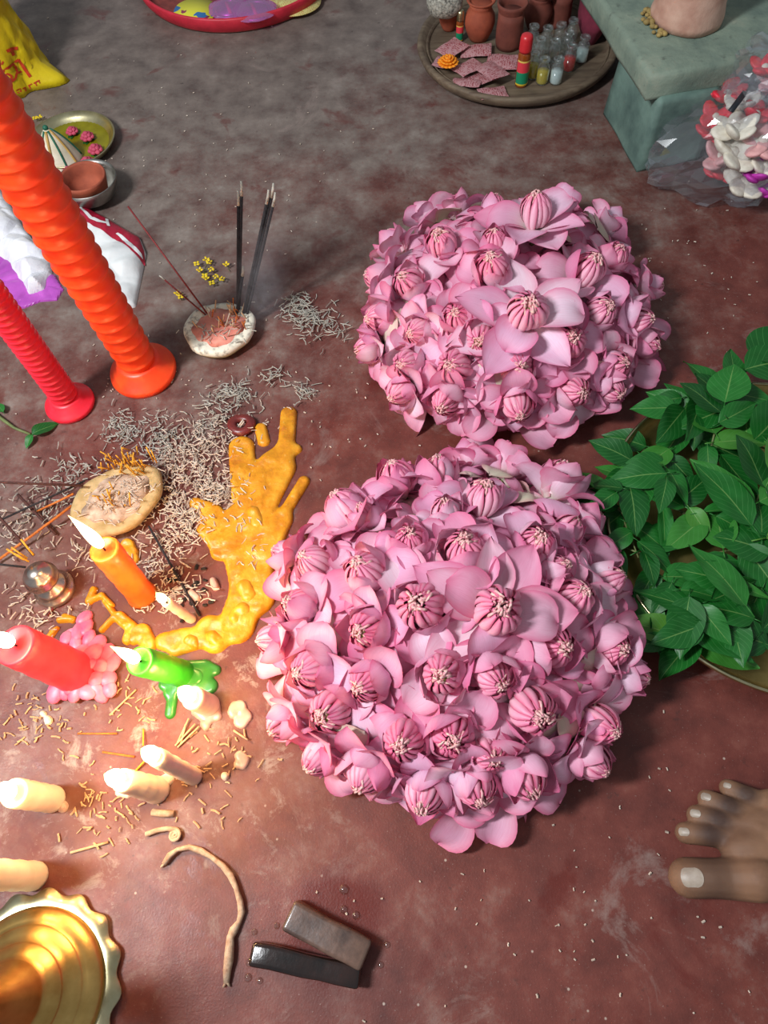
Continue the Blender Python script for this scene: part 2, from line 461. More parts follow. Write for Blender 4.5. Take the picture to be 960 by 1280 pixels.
PM = {'cup': [], 'mid': [], 'pillow': [], 'star': [], 'sepal': [], 'pale': []}
for s in range(3):
    e = s*.0012
    PM['cup'].append(petal_mesh('petal', [(.004, .0), (.028+e, .008), (.0165+e, .036-e)], .034, .30, 2.2, .6, 10+s, MAT['petal']))
    PM['mid'].append(petal_mesh('petal', [(.005, .001), (.026, .020+e), (.041+e, .016-2*e)], .037, .17, 2.2, .62, 20+s, MAT['petal'], skew=(.08, -.1, 0)[s]))
    PM['pillow'].append(petal_mesh('petal', [(.006, -.002), (.031, .014+e), (.044+e, -.012)], .040, -.14, 2.4, .6, 30+s, MAT['petal'], fold=(0, .35, 0)[s]))
    PM['star'].append(petal_mesh('petal', [(.006, .0), (.030, .008), (.057+2*e, .014-3*e)], .036, .16, 1.6, .85, 40+s, MAT['petal'], skew=(.05, -.08, .1)[s]))
    PM['pale'].append(petal_mesh('petal', [(.006, -.002), (.030, .012+e), (.047+e, -.010)], .040, -.10, 2.0, .62, 35+s, MAT['sepal'], ruf=.0018))
    PM['sepal'].append(petal_mesh('sepal', [(.006, -.006), (.030, -.002), (.048+e, -.020)], .036, -.12, 1.9, .6, 50+s, MAT['sepal'], ruf=.002))

def bud_mesh(seed, openness):
    rnd = random.Random(seed); m = MB()
    for (n, R, Rz, top, off) in ((15, .0160, .0195, 60-openness*8, 0), (13, .0136, .0188, 64-openness*8, .35), (9, .0102, .0175, 68-openness*10, .6)):
        for k in range(n):
            a0 = 2*math.pi*(k+off)/n + rnd.uniform(-.08, .08); wd = 2*math.pi/n*.66
            hh = rnd.uniform(.88, 1.08); tw = rnd.uniform(-.12, .2); vs_ = []; uvs = []; fs = []
            NV = 7
            tp = top + rnd.uniform(-6, 8)
            for j in range(NV+1):
                t = j/NV; ph = math.radians(-48 + (tp+48)*t)
                for i in range(4):
                    s = -1 + 2*i/3
                    taper = 1 if t < .6 else 1-.55*((t-.6)/.4)**1.3
                    a = a0 + s*wd*taper + tw*t*t
                    r = R*hh*math.cos(ph)*(1 + .075*s - .10*(s*s-.4))
                    if t > .8: r *= 1-(t-.8)*1.1
                    vs_.append((r*math.cos(a), r*math.sin(a), .0185+Rz*hh*math.sin(ph))); uvs.append((i/3, t))
            for j in range(NV):
                for i in range(3):
                    q = j*4+i; fs.append((q, q+1, q+5, q+4))
            m.add(vs_, fs, uvs)
    return m.mesh('bud', MAT['bud'])
def stamen_mesh(seed, n=30):
    rnd = random.Random(seed); m = MB()
    for k in range(n):
        a = rnd.uniform(0, 6.28); r = rnd.uniform(.001, .0108); z = .0328 - r*r*40 + rnd.uniform(-.0018, .003)
        d = Vector((math.cos(a), math.sin(a), 0)); q = Vector((-d.y, d.x, 0))*rnd.uniform(-.004, .004)
        m.tube([d*r + Vector((0, 0, z-.006)), d*r*1.05 + Vector((0, 0, z)), d*r*.5 + q + Vector((0, 0, z+.003))], [.0008, .0012, .0007], 5)
    return m.mesh('stamens', MAT['stamen'])
def heart_mesh():
    m = MB(); m.lathe([(.0002, .024), (.0045, .024), (.0062, .030), (.0058, .032), (.0002, .0315)], 12)
    return m.mesh('seed_pod', MAT['heart'])
BUDS = [bud_mesh(60+i, i*.5) for i in range(4)]
STAM = [stamen_mesh(70+i, (58, 40, 48, 36)[i]) for i in range(4)]
HEART = heart_mesh()
def stem_mesh():
    m = MB(); m.tube([(0, 0, .004), (0, 0, -.012), (.003, .001, -.030)], [.0045, .0038, .0036], 8); return m.mesh('stem', MAT['stem'])
STEM = stem_mesh()

def lotus(loc, axis, size, kind, tint, label, group, seed):
    rnd = random.Random(seed)
    root = thing('lotus_flower', label, 'lotus', group=group)
    q = Vector(axis).to_track_quat('Z', 'Y')
    root.matrix_world = Matrix.Translation(loc) @ q.to_matrix().to_4x4() @ Matrix.Rotation(rnd.uniform(0, 6.28), 4, 'Z') @ Matrix.Scale(size, 4)
    col = tuple(tint)+(1.0,)
    def put(key, ang, tilt=0, sc=1.0, dz=0, roll=0, nm='petal'):
        if key == 'pillow' and rnd.random() < .28: key = 'pale'
        me = rnd.choice(PM[key])
        M = Matrix.Rotation(ang, 4, 'Z') @ Matrix.Translation((0, 0, dz)) @ Matrix.Rotation(tilt, 4, 'Y') @ Matrix.Rotation(roll, 4, 'X') @ Matrix.Diagonal((sc, sc*rnd.uniform(.92, 1.12), sc, 1))
        o = link_mesh(nm, me, root, M); v = rnd.uniform(.93, 1.04); w = rnd.uniform(.9, 1.04)
        o.color = (col[0]*v, col[1]*v*w, col[2]*v, 1)
        return o
    rec = {'round': (('cup', 2, .02), ('mid', 5, .10), ('pillow', 6, .10)),
           'tight': (('cup', 5, -.05), ('mid', 4, -.05), ('pillow', 6, .05)),
           'star': (('mid', 2, .0), ('star', 5, -.04), ('star', 5, .20)),
           'side': (('cup', 5, .08), ('mid', 6, .05), ('pillow', 6, .05))}[kind]
    for wi, (key, n, tilt) in enumerate(rec):
        a0 = rnd.uniform(0, 6.28)
        for k in range(n):
            put(key, a0 + 2*math.pi*(k+rnd.uniform(-.2, .2))/n, tilt + rnd.uniform(-.16, .2), rnd.uniform(.86, 1.1), -.002*wi, rnd.uniform(-.22, .22))
    for k in range(rnd.choice((2, 2, 3))):
        put('sepal', rnd.uniform(0, 6.28), rnd.uniform(-.05, .25), rnd.uniform(.95, 1.15), -.006, rnd.uniform(-.2, .2), 'sepal')
    bi = rnd.randrange(4)
    b = link_mesh('bud', BUDS[bi], root); b.color = col
    if rnd.random() < .45: link_mesh('seed_pod', HEART, b)
    link_mesh('stamens', STAM[bi], b); link_mesh('stem', STEM, root)
    return root

HEAPS = {'U': (Vector((.122, .600, 0)), .165, .030, .078), 'L': (Vector((.036, .212, 0)), .168, .030, .070)}
def dome(h, x, y):
    c, R, z0, hh = HEAPS[h]; r2 = ((x-c.x)**2 + (y-c.y)**2)/R**2
    return z0 + hh*max(-.25, 1-r2)
def on_dome(h, px, py, lift=.024):
    z = .08
    for _ in range(30):
        p = P(px, py, z+lift); z = .5*z + .5*dome(h, p.x, p.y)
    p = P(px, py, z+lift)
    return p

PK = (1.0, 1.0, 1.0); PA = (1.0, 1.06, 1.05); WH = (1.0, 1.14, 1.10); DP = (.98, .86, .92)
GU, GL = 'lotus flowers in the farther heap', 'lotus flowers in the nearer heap'
# heap, px, py, size, kind, tint, label   (px, py: where the middle of the bud shows)
LOTUS = [
 ('U', 535, 266, .85, 'side', PK, 'small pink lotus on the back left rim of the farther heap'),
 ('U', 565, 263, .90, 'tight', PK, 'half-closed pink lotus, second from left on the back rim of the farther heap'),
 ('U', 619, 255, .92, 'tight', DP, 'deep pink lotus left of the pale open one at the farther heap back rim'),
 ('U', 670, 255, 1.12, 'star', PA, 'open lotus with pale spread petals at the back of the farther heap'),
 ('U', 491, 305, .98, 'tight', PK, 'pink lotus on the back left shoulder of the farther heap'),
 ('U', 550, 299, 1.05, 'round', DP, 'rose pink lotus with veined bud below the back left rim of the farther heap'),
 ('U', 468, 346, .95, 'side', PK, 'pink lotus at the far left edge of the farther heap'),
 ('U', 507, 351, 1.05, 'round', PK, 'pink lotus second from the left edge in the farther heap middle row'),
 ('U', 617, 298, .85, 'tight', DP, 'half-hidden lotus bud behind the big striped bud of the farther heap'),
 ('U', 615, 330, 1.14, 'tight', DP, 'lotus with the biggest striped crimson bud in the farther heap'),
 ('U', 571, 395, .96, 'tight', DP, 'small deep pink lotus left of the wide-open pale one in the farther heap'),
 ('U', 660, 385, 1.28, 'star', WH, 'wide-open star-shaped whitish lotus in the middle of the farther heap'),
 ('U', 738, 332, 1.15, 'round', PA, 'pink lotus with large lilac petals on the right shoulder of the farther heap'),
 ('U', 770, 318, .92, 'tight', PK, 'lotus with half-hidden dark bud at the right rear of the farther heap'),
 ('U', 713, 426, 1.10, 'round', DP, 'lotus with broad crimson bud at the front right of the farther heap'),
 ('U', 566, 457, 1.12, 'round', PK, 'lotus with rounded striped bud at the front left of the farther heap'),
 ('U', 647, 461, 1.10, 'round', PK, 'lotus with split dark-hearted bud in the front middle of the farther heap'),
 ('U', 755, 386, 1.0, 'round', WH, 'whitish wilting lotus near the right edge of the farther heap'),
 ('U', 773, 456, .95, 'tight', PK, 'small lotus low on the right front of the farther heap'),
 ('U', 722, 490, 1.0, 'round', PK, 'lotus with half-buried striped bud on the front right rim of the farther heap'),
 ('U', 506, 455, .98, 'round', PA, 'lotus with bud tucked under a cream petal at left front of the farther heap'),
 ('U', 470, 398, 1.0, 'side', PK, 'lotus with dark hidden bud on the left rim of the farther heap'),
 ('U', 803, 400, .98, 'side', WH, 'pale lotus leaning out on the right rim of the farther heap'),
 ('U', 765, 282, .95, 'side', PA, 'lotus leaning out at the back right rim of the farther heap'),
 ('U', 817, 358, .85, 'side', PA, 'lotus with petals reaching farthest right from the farther heap'),
 ('U', 812, 432, .90, 'side', PK, 'lilac pink lotus drooping at the lower right rim of the farther heap'),
 ('U', 555, 505, .98, 'side', PK, 'lotus hanging over the front left rim of the farther heap'),
 ('U', 648, 512, 1.0, 'side', PK, 'lotus hanging over the front middle rim of the farther heap, above the nearer heap'),
 ('U', 455, 436, .86, 'side', PA, 'pale lotus drooping at the left rim of the farther heap beside the ash'),
 ('U', 496, 492, .90, 'side', PK, 'lotus drooping at the lower left rim of the farther heap'),
 ('U', 700, 255, .82, 'side', PA, 'lotus right of the pale open one at the farther heap back rim'),
 ('U', 600, 425, .92, 'side', WH, 'cream pink lotus lying sunk between buds in the farther heap'),
 ('U', 770, 490, .80, 'side', PA, 'wilted lotus at the lower right rim of the farther heap near the leaves'),
 ('U', 520, 415, .90, 'side', PK, 'lotus lying on its side at left of the farther heap'),

 ('L', 494, 592, 1.08, 'tight', DP, 'lotus with curled petals at the back left of the nearer heap'),
 ('L', 547, 584, 1.02, 'tight', PK, 'lotus with dark split bud at the back of the nearer heap'),
 ('L', 428, 631, 1.20, 'tight', PK, 'large cabbage-like lotus at the upper left of the nearer heap'),
 ('L', 453, 711, 1.12, 'round', PK, 'lotus with green heart at the left middle of the nearer heap'),
 ('L', 388, 700, .98, 'round', PK, 'lotus with small ragged bud at the left edge of the nearer heap'),
 ('L', 512, 672, .88, 'tight', DP, 'small sunken dark bud lotus in the upper middle of the nearer heap'),
 ('L', 525, 756, 1.22, 'round', PK, 'large lotus with ragged crimson bud in the centre of the nearer heap'),
 ('L', 369, 756, 1.0, 'tight', PK, 'lotus with half-closed bud at left rim of the nearer heap above the candles'),
 ('L', 455, 788, .98, 'side', DP, 'shaded lotus lying sideways left of centre in the nearer heap'),
 ('L', 606, 615, 1.05, 'round', PA, 'lotus with rounded striped bud at the back middle of the nearer heap'),
 ('L', 697, 600, 1.15, 'tight', PA, 'big rounded lotus with veined bud at the back right of the nearer heap'),
 ('L', 556, 634, .80, 'tight', WH, 'small half-hidden whitish lotus between the rear buds of the nearer heap'),
 ('L', 581, 684, 1.12, 'tight', PK, 'cupped lotus with green heart above the centre of the nearer heap'),
 ('L', 672, 677, 1.04, 'tight', PA, 'lotus with ragged bud right of the cupped green-hearted one in the nearer heap'),
 ('L', 712, 658, .88, 'side', PK, 'lotus with striped bud turned aside at the upper right of the nearer heap'),
 ('L', 625, 761, 1.22, 'star', PK, 'star-shaped lotus with pointed petals right of centre in the nearer heap'),
 ('L', 722, 746, 1.08, 'round', PA, 'lotus with torn bud and green heart near the right side of the nearer heap'),
 ('L', 697, 810, 1.06, 'round', DP, 'deep pink lotus below the torn green-hearted one in the nearer heap'),
 ('L', 769, 811, 1.0, 'tight', PK, 'lotus with half-hidden bud at the right edge of the nearer heap by the brass plate'),
 ('L', 552, 843, 1.04, 'tight', PK, 'lotus with pale curled bud below the centre of the nearer heap'),
 ('L', 384, 838, 1.08, 'tight', PK, 'lotus with pale green heart at the left of the nearer heap by the green candle'),
 ('L', 409, 892, 1.08, 'round', PK, 'lotus with tufted bud at the lower left of the nearer heap'),
 ('L', 349, 906, .88, 'side', PK, 'lotus glowing warm in candlelight at the lower left edge of the nearer heap'),
 ('L', 503, 929, 1.04, 'round', DP, 'lotus with white-hearted dark bud in the front of the nearer heap'),
 ('L', 566, 923, 1.04, 'tight', DP, 'lotus with open dark bud just right of the white-hearted one in the nearer heap'),
 ('L', 670, 892, 1.16, 'round', PK, 'lotus with wide fringed bud at the front right of the nearer heap'),
 ('L', 757, 909, 1.0, 'round', DP, 'lotus with small beaded bud at the right front rim of the nearer heap'),
 ('L', 335, 800, .86, 'side', PK, 'lotus drooping at the left rim of the nearer heap over the yellow wax'),
 ('L', 352, 690, .80, 'side', PK, 'lotus at the upper left rim of the nearer heap beside the spilled wax'),
 ('L', 640, 575, .92, 'side', DP, 'lotus at the back rim of the nearer heap touching the farther heap'),
 ('L', 590, 566, .85, 'side', DP, 'shaded lotus wedged between the two heaps'),
 ('L', 740, 650, .92, 'side', PA, 'pale lotus leaning out at the upper right rim of the nearer heap by the leaves'),
 ('L', 765, 725, .98, 'side', PA, 'lotus leaning out at the right rim of the nearer heap against the brass plate'),
 ('L', 795, 845, .88, 'side', WH, 'whitish lotus at the far right rim of the nearer heap'),
 ('L', 745, 955, .92, 'side', PA, 'lotus drooping at the lower right rim of the nearer heap'),
 ('L', 660, 980, 1.0, 'side', PK, 'lotus hanging over the front right rim of the nearer heap'),
 ('L', 597, 990, 1.0, 'side', PK, 'lotus hanging over the front rim of the nearer heap, centre'),
 ('L', 530, 1000, .98, 'side', PA, 'pale lotus with cream petals at the front rim of the nearer heap'),
 ('L', 455, 972, 1.0, 'side', PK, 'lotus hanging over the front left rim of the nearer heap'),
 ('L', 395, 950, .92, 'side', DP, 'rosy lotus at the lower left rim of the nearer heap'),
 ('L', 620, 850, .95, 'side', PK, 'lotus lying sunk in the gap right of the pale curled bud in the nearer heap'),
 ('L', 615, 945, .90, 'round', PK, 'folded lotus between the open dark bud and wide fringed bud'),
 ('L', 455, 855, .95, 'side', DP, 'sunken lotus left of the pale curled bud in the nearer heap'),
 ('L', 700, 710, .85, 'side', PA, 'lotus lying between the ragged and torn buds of the nearer heap'),
 ('L', 455, 640, .80, 'side', PK, 'lotus tucked right of the cabbage-like one in the nearer heap'),
]
for i, (h, px, py, size, kind, tint, lab) in enumerate(LOTUS):
    rnd = random.Random(900+i)
    c, R, z0, hh = HEAPS[h]
    p = on_dome(h, px, py, .022*size + (.016 if kind == 'star' else 0))
    r = Vector((p.x-c.x, p.y-c.y, 0)); rr = r.length/R
    tilt = min(1.25, .15 + .75*rr**2) if kind != 'side' else min(1.45, .45 + .85*rr**1.5)
    ax = (Vector((0, 0, 1))*math.cos(tilt) + r.normalized()*math.sin(tilt))
    ax += Vector((rnd.uniform(-.16, .16), rnd.uniform(-.16, .16)-.06, 0)); ax.normalize()
    loc = p - ax*.024*size
    loc.z = max(loc.z, .030*size + .004)
    lotus(loc, ax, size*1.0, kind, tint, lab, GU if h == 'U' else GL, 300+i)

# baskets under the heaps with a bed of loose petals
def basket(h, label):
    c, R, z0, hh = HEAPS[h]
    root = thing('basket', label, 'basket', (c.x, c.y, 0))
    rb = R*.88
    m = MB(); m.lathe([(.001, .002), (rb*.86, .002), (rb*.97, .016), (rb, .030), (rb*.97, .031), (rb*.93, .018), (rb*.84, .006), (.001, .006)], 48)
    m.build('bowl', MAT['cane'], root, world=False)
    for k in range(3):
        m = MB(); z = .008+.010*k; ra = rb*(.90+.045*k)
        m.tube([(ra*math.cos(a), ra*math.sin(a), z+.0012*math.sin(a*24+k*3)) for a in np.linspace(0, 2*math.pi, 73)], .0035, 6, cap=False)
        m.build('rim_cane', MAT['cane'], root, world=False)
    return root
def petal_bed(h, label):
    c, R, z0, hh = HEAPS[h]; rnd = random.Random(41 if h == 'U' else 42)
    src = PM['pillow']+PM['mid']
    m = MB()
    for k in range(330):
        r = R*.92*math.sqrt(rnd.random()); a = rnd.uniform(0, 6.28)
        x, y = c.x+r*math.cos(a), c.y+r*math.sin(a); z = max(.012, dome(h, x, y)-.022)
        ax = Vector((math.cos(a)*.6*r/R+rnd.uniform(-.35, .35), math.sin(a)*.6*r/R+rnd.uniform(-.35, .35), 1)).normalized()
        M = Matrix.Translation((x, y, z)) @ ax.to_track_quat('Z', 'Y').to_matrix().to_4x4() @ Matrix.Rotation(rnd.uniform(0, 6.28), 4, 'Z')
        me = rnd.choice(src); uvl = {}
        for lp, ud in zip(me.loops, me.uv_layers[0].data): uvl[lp.vertex_index] = tuple(ud.uv)
        m.add([M @ v.co for v in me.vertices], [tuple(p_.vertices) for p_ in me.polygons], [uvl[i] for i in range(len(me.vertices))])
    o = m.build('loose_petals', MAT['petal']); o.color = (.92, .72, .80, 1)
    tag(o, label, 'petals', kind='stuff')
basket('U', 'round cane basket under the farther heap of lotuses')
basket('L', 'round cane basket under the nearer heap of lotuses')
petal_bed('U', 'loose pink petals filling gaps of the farther lotus heap')
petal_bed('L', 'loose pink petals filling gaps of the nearer lotus heap')

# ------------------------------------------------------------------ soft flat shapes: wax pools, slumped bags
def field_mesh(sdf, box, step, hfun, base=-.001, jitter=0):
    """height-field mesh over the region sdf(x, y) < 0; its border is snapped onto the outline"""
    x0, x1, y0, y1 = box
    nx = int((x1-x0)/step)+2; ny = int((y1-y0)/step)+2
    X, Y = np.meshgrid(x0+np.arange(nx)*step, y0+np.arange(ny)*step, indexing='ij')
    D = sdf(X, Y)
    ins = D < 0
    cell = ins[:-1, :-1] | ins[1:, :-1] | ins[:-1, 1:] | ins[1:, 1:]
    used = np.zeros_like(ins)
    for a, b in ((0, 0), (1, 0), (0, 1), (1, 1)):
        used[a:a+nx-1, b:b+ny-1] |= cell
    out = used & ~ins
    for _ in range(4):
        e = step*.25
        gx = (sdf(X+e, Y)-sdf(X-e, Y))/(2*e); gy = (sdf(X, Y+e)-sdf(X, Y-e))/(2*e)
        gn = np.maximum(gx*gx+gy*gy, .05); d = sdf(X, Y)
        X = np.where(out, X-d*gx/gn, X); Y = np.where(out, Y-d*gy/gn, Y)
    D = np.where(out, 0, D)
    idx = -np.ones(D.shape, dtype=int); m = MB(); vs_ = []; fs = []; uvs = []
    for i, j in zip(*np.nonzero(used)):
        idx[i, j] = len(vs_)
        z = base if (out[i, j] and base is not None) else hfun(-D[i, j], X[i, j], Y[i, j])
        vs_.append((X[i, j], Y[i, j], z)); uvs.append(((X[i, j]-x0)/(x1-x0), (Y[i, j]-y0)/(y1-y0)))
    for i, j in zip(*np.nonzero(cell)):
        fs.append((idx[i, j], idx[i+1, j], idx[i+1, j+1], idx[i, j+1]))
    m.add(vs_, fs, uvs)
    return m

def caps_sdf(caps, k=.004):
    """smooth union of capsules given in metres (ax, ay, bx, by, r)"""
    def f(X, Y):
        acc = None
        for ax, ay, bx, by, r in caps:
            dx, dy = bx-ax, by-ay; L = dx*dx+dy*dy+1e-12
            t = np.clip(((X-ax)*dx+(Y-ay)*dy)/L, 0, 1)
            d = np.hypot(X-ax-t*dx, Y-ay-t*dy)-r
            if acc is None: acc = d
            else:
                h = np.clip(.5+.5*(acc-d)/k, 0, 1); acc = acc*(1-h)+d*h-k*h*(1-h)
        return acc
    return f
def caps_box(caps, pad=.006):
    a = np.array(caps)
    r = a[:, 4].max()+pad
    return (min(a[:, 0].min(), a[:, 2].min())-r, max(a[:, 0].max(), a[:, 2].max())+r, min(a[:, 1].min(), a[:, 3].min())-r, max(a[:, 1].max(), a[:, 3].max())+r)
def pxcaps(lst):
    out = []
    for (x1, y1, x2, y2, r) in lst:
        a, b = P(x1, y1), P(x2, y2); out.append((a.x, a.y, b.x, b.y, r*mpp((x1+x2)/2, (y1+y2)/2)))
    return out
def pool(caps, h, edge, lump=0.0, k=.004, step=.0016, freq=60):
    def hf(d, x, y):
        t = min(1, d/edge); z = h*math.sqrt(max(0, 1-(1-t)**2))
        return z + lump*t*(mnoise.noise(Vector((x*freq, y*freq, 3.1))))
    return field_mesh(caps_sdf(caps, k), caps_box(caps), step, hf)

def poly_sdf(pts):
    n = len(pts)
    def f(X, Y):
        d = np.full(X.shape, 1e9); s = np.ones(X.shape)
        for i in range(n):
            ax, ay = pts[i]; bx, by = pts[(i-1) % n]
            ex, ey = bx-ax, by-ay; wx, wy = X-ax, Y-ay
            t = np.clip((wx*ex+wy*ey)/(ex*ex+ey*ey), 0, 1)
            d = np.minimum(d, (wx-ex*t)**2+(wy-ey*t)**2)
            c1 = Y >= ay; c2 = Y < by; c3 = ex*wy > ey*wx
            s = np.where((c1 & c2 & c3) | (~c1 & ~c2 & ~c3), -s, s)
        return s*np.sqrt(d)
    return f
def poly_box(pts, pad=.004):
    a = np.array(pts); return (a[:, 0].min()-pad, a[:, 0].max()+pad, a[:, 1].min()-pad, a[:, 1].max()+pad)
def facet(x, y, f, seed):
    """crumple: ridged cell noise"""
    d, pts = mnoise.voronoi(Vector((x*f, y*f, seed)))
    return min(.6, d[1]-d[0])

# yellow wax spill
SPILL = [(361, 518, 358, 558, 11), (356, 565, 332, 588, 15), (366, 562, 371, 562, 7), (326, 536, 330, 552, 8), (345, 585, 316, 640, 26), (322, 610, 316, 680, 22),
         (302, 560, 306, 620, 17), (380, 602, 352, 648, 8), (352, 650, 322, 720, 15), (298, 655, 318, 745, 27), (262, 660, 300, 690, 17), (318, 720, 296, 782, 24),
         (290, 784, 222, 806, 15), (262, 786, 270, 800, 18), (205, 802, 232, 796, 12), (275, 690, 262, 640, 12), (245, 630, 270, 640, 9)]
spill = thing('wax_spill', 'big flat spill of hardened yellow wax beside the nearer lotus heap', 'wax spill', P(310, 680))
c_ = pxcaps(SPILL)
def spill_h(d, x, y):
    t = min(1, d/.006); return .0052*math.sqrt(1-(1-t)**2) + t*.0016*mnoise.noise(Vector((x*70, y*70, 1))) + t*.0006*mnoise.noise(Vector((x*240, y*240, 5)))
field_mesh(caps_sdf(c_, .006), caps_box(c_), .0019, spill_h).build('wax_sheet', MAT['wax_yellow'], spill)
for k, (a, b, c, d, r) in enumerate([(296, 772, 304, 764, 12), (266, 798, 274, 803, 11), (238, 802, 244, 804, 10), (306, 735, 312, 745, 12), (318, 640, 322, 655, 10)]):
    pool(pxcaps([(a, b, c, d, r)]), .0072, .008, .0022, .004, .0016, 120).build('wax_lump', MAT['wax_yellow'], spill)
CRUMBS = [('crooked flake of yellow wax between pink and orange candles', [(118, 738, 112, 752, 5), (112, 752, 128, 745, 4), (128, 745, 140, 757, 4)]),
          ('long broken streak of yellow wax left of the green candle', [(132, 752, 145, 770, 4), (145, 770, 128, 788, 4), (150, 772, 165, 785, 8), (165, 785, 160, 800, 7)]),
          ('thick curled flake of yellow wax above the green candle', [(178, 790, 186, 806, 11), (170, 788, 168, 800, 7)]),
          ('smallest scrap of yellow wax above the pink wax', [(82, 772, 92, 775, 5), (75, 776, 84, 775, 4)]),
          ('blob of yellow wax behind the lit orange candle', [(160, 682, 166, 700, 9), (168, 690, 158, 706, 6)]),
          ('thin scrap of yellow wax touching the fat pink candle', [(62, 797, 68, 790, 4), (66, 790, 72, 786, 3)])]
for lab, cp in CRUMBS:
    tag(pool(pxcaps(cp), .0055, .003, .0012, .002, .0012, 160).build('wax_flake', MAT['wax_yellow']), lab, 'wax flake', 'flakes of yellow wax')

# ------------------------------------------------------------------ candles
def flame(parent, top, h, r, power, lean=(0, 0)):
    m = MB(); prof = []
    for i in range(13):
        t = i/12
        prof.append((max(.0002, r*(math.sin(math.pi*min(1, t**.62))**.9)*(1-.25*t)), h*t))
    vs0 = len(m.v); m.lathe(prof, 14)
    m.v = [(x+lean[0]*(z/h)**1.5, y+lean[1]*(z/h)**1.5, z) for x, y, z in m.v]
    off = Vector(top)
    m.v = [tuple(Vector(v)+off) for v in m.v]
    o = m.build('flame', MAT['flame'], parent, world=True)
    l = bpy.data.lights.new('flame_light', 'POINT'); l.energy = power; l.color = (1.0, .56, .22); l.shadow_soft_size = r*1.2
    lo = bpy.data.objects.new('flame_light', l); COL.objects.link(lo)
    lo.parent = parent; lo.location = off + Vector((lean[0]*.4, lean[1]*.4, h*.55)) - Vector(parent.location) - (Vector(parent.parent.location) if parent.parent else Vector())
    o.visible_shadow = True
    return o

def shaft(m, p0, p1, prof, n=24, rfun=None):
    """lathe along p0->p1; prof z in metres along the axis"""
    ax = (p1-p0); q = ax.to_track_quat('Z', 'Y').to_matrix().to_4x4()
    m.lathe(prof, n, Matrix.Translation(p0) @ q, rfun)

def candle(label, bpx, tpx, h, r, mat, fl=None, power=.4, r_top=None, pools=(), poolmat=None, poolh=.004, wick=True, group=None, foot=0, ztop=None):
    p0 = P(*bpx); p1 = P(tpx[0], tpx[1], h)
    root = thing('candle', label, 'candle', p0, group)
    L = (p1-p0).length; rt = r_top or r
    prof = [(.0004, 0), (r*(1+foot), 0), (r*(1+foot*.6), L*.03)]
    for i in range(1, 14):
        t = i/14; prof.append((r+(rt-r)*t + (.0004*math.sin(t*23)), L*(.03+.93*t)))
    prof += [(rt*1.0, L*.985), (rt*.93, L), (rt*.80, L*.997), (rt*.6, L-.0022), (.0004, L-.003)]
    m = MB(); shaft(m, p0, p1, prof, 24); m.build('wax_body', mat, root)
    ax = (p1-p0).normalized()
    if wick:
        m = MB(); m.tube([p1-ax*.004, p1+ax*.003, p1+ax*.006+Vector((.001, .0005, 0))], [.0009, .0009, .0006], 6); wk = m.build('wick', MAT['wick'], root)
    for i, cp in enumerate(pools):
        pool(pxcaps(cp), poolh*(1+.25*i), .004, .0012, .0025, .0014, 90).build('melted_wax', poolmat or mat, root)
    if fl: flame(wk, p1+ax*.003, fl[0], fl[1], power, fl[2] if len(fl) > 2 else (0, 0))
    return root

# tall ribbed orange candle (unlit in view, leaning out of the frame)
def ribbed_candle(label, bpx, mid, hmid, r, rflange, pitch, amp, mat, L, group, grow=0.0):
    p0 = P(*bpx); pm_ = P(mid[0], mid[1], hmid); ax = (pm_-p0).normalized(); p1 = p0+ax*L
    root = thing('ribbed_candle', label, 'candle', p0, group)
    fz = rflange*.42
    prof = [(.0004, 0), (rflange*.97, 0), (rflange, fz*.3), (rflange*.97, fz*.55), (rflange*.86, fz*.62), (rflange*.82, fz*.9), (rflange*.70, fz*1.0), (rflange*.66, fz*1.35), (r*1.08, fz*1.45)]
    m = MB(); shaft(m, p0, p1, prof+[(r*.9, fz*1.5), (.0004, fz*1.5)], 40); m.build('foot', mat, root)
    m = MB(); z = fz*1.4; pr = [(.0004, z)]
    n = int((L-z)/pitch)
    for k in range(n):
        for q in range(12):
            t = q/12; w = math.exp(-((t-.5)/.12)**2) + .35*math.sin(math.pi*t); zz = z+(k+t)*pitch
            pr.append((r*(1-.05) + grow*min(1, zz/.28) + amp*w, zz))
    pr += [(r*.9, L), (r*.5, L-.004), (.0004, L-.005)]
    shaft(m, p0, p1, pr, 40); m.build('ribbed_shaft', mat, root)
    m = MB(); m.tube([p1-ax*.006, p1+ax*.012], .0012, 6); m.build('wick', MAT['wick'], root)
    return root
GC = 'tall ribbed candles'
ribbed_candle('tall fat orange candle with ribbed shaft and stepped round foot', (181, 466), (4, 170), .315, .0215, .0405, .0168, .0017, MAT['wax_orange'], .40, GC, .0050)
ribbed_candle('slimmer crimson candle with fine ribs and round foot', (89, 506), (0, 384), .16, .0158, .0295, .0085, .0013, MAT['wax_red'], .30, GC)

MAT['wax_lit'] = wax('lit_orange_wax', (255, 120, 40), (250, 96, 24), .4, .85); MAT['wax_lit'].node_tree.nodes['Principled BSDF'].inputs['Subsurface Scale'].default_value = .022
candle('lit orange candle with yellow glowing top, standing in the ash', (178, 744), (130, 686), .098, .0140, MAT['wax_lit'], (.056, .0058, (-.008, .004)), .8, foot=.14)
candle('thin white lit candle stub beside the long black incense stick', (240, 774), (207, 752), .050, .0050, MAT['wax_white'], (.018, .0048, (-.002, .001)), .3)
candle('fat coral pink candle melted into a frill of pink wax', (98, 842), (18, 806), .095, .0200, MAT['wax_pink'], (.034, .0070, (-.008, 0)), .45, r_top=.0185,
       pools=[[(105, 780, 98, 820, 9), (92, 800, 118, 828, 16), (110, 840, 124, 854, 12), (90, 855, 100, 862, 11), (70, 860, 90, 862, 8)]], poolmat=MAT['wax_pinkpool'], poolh=.005)
PINKC = bpy.data.objects[[o.name for o in bpy.data.objects if o.get('label', '').startswith('fat coral pink')][0]]
rnd = random.Random(77)
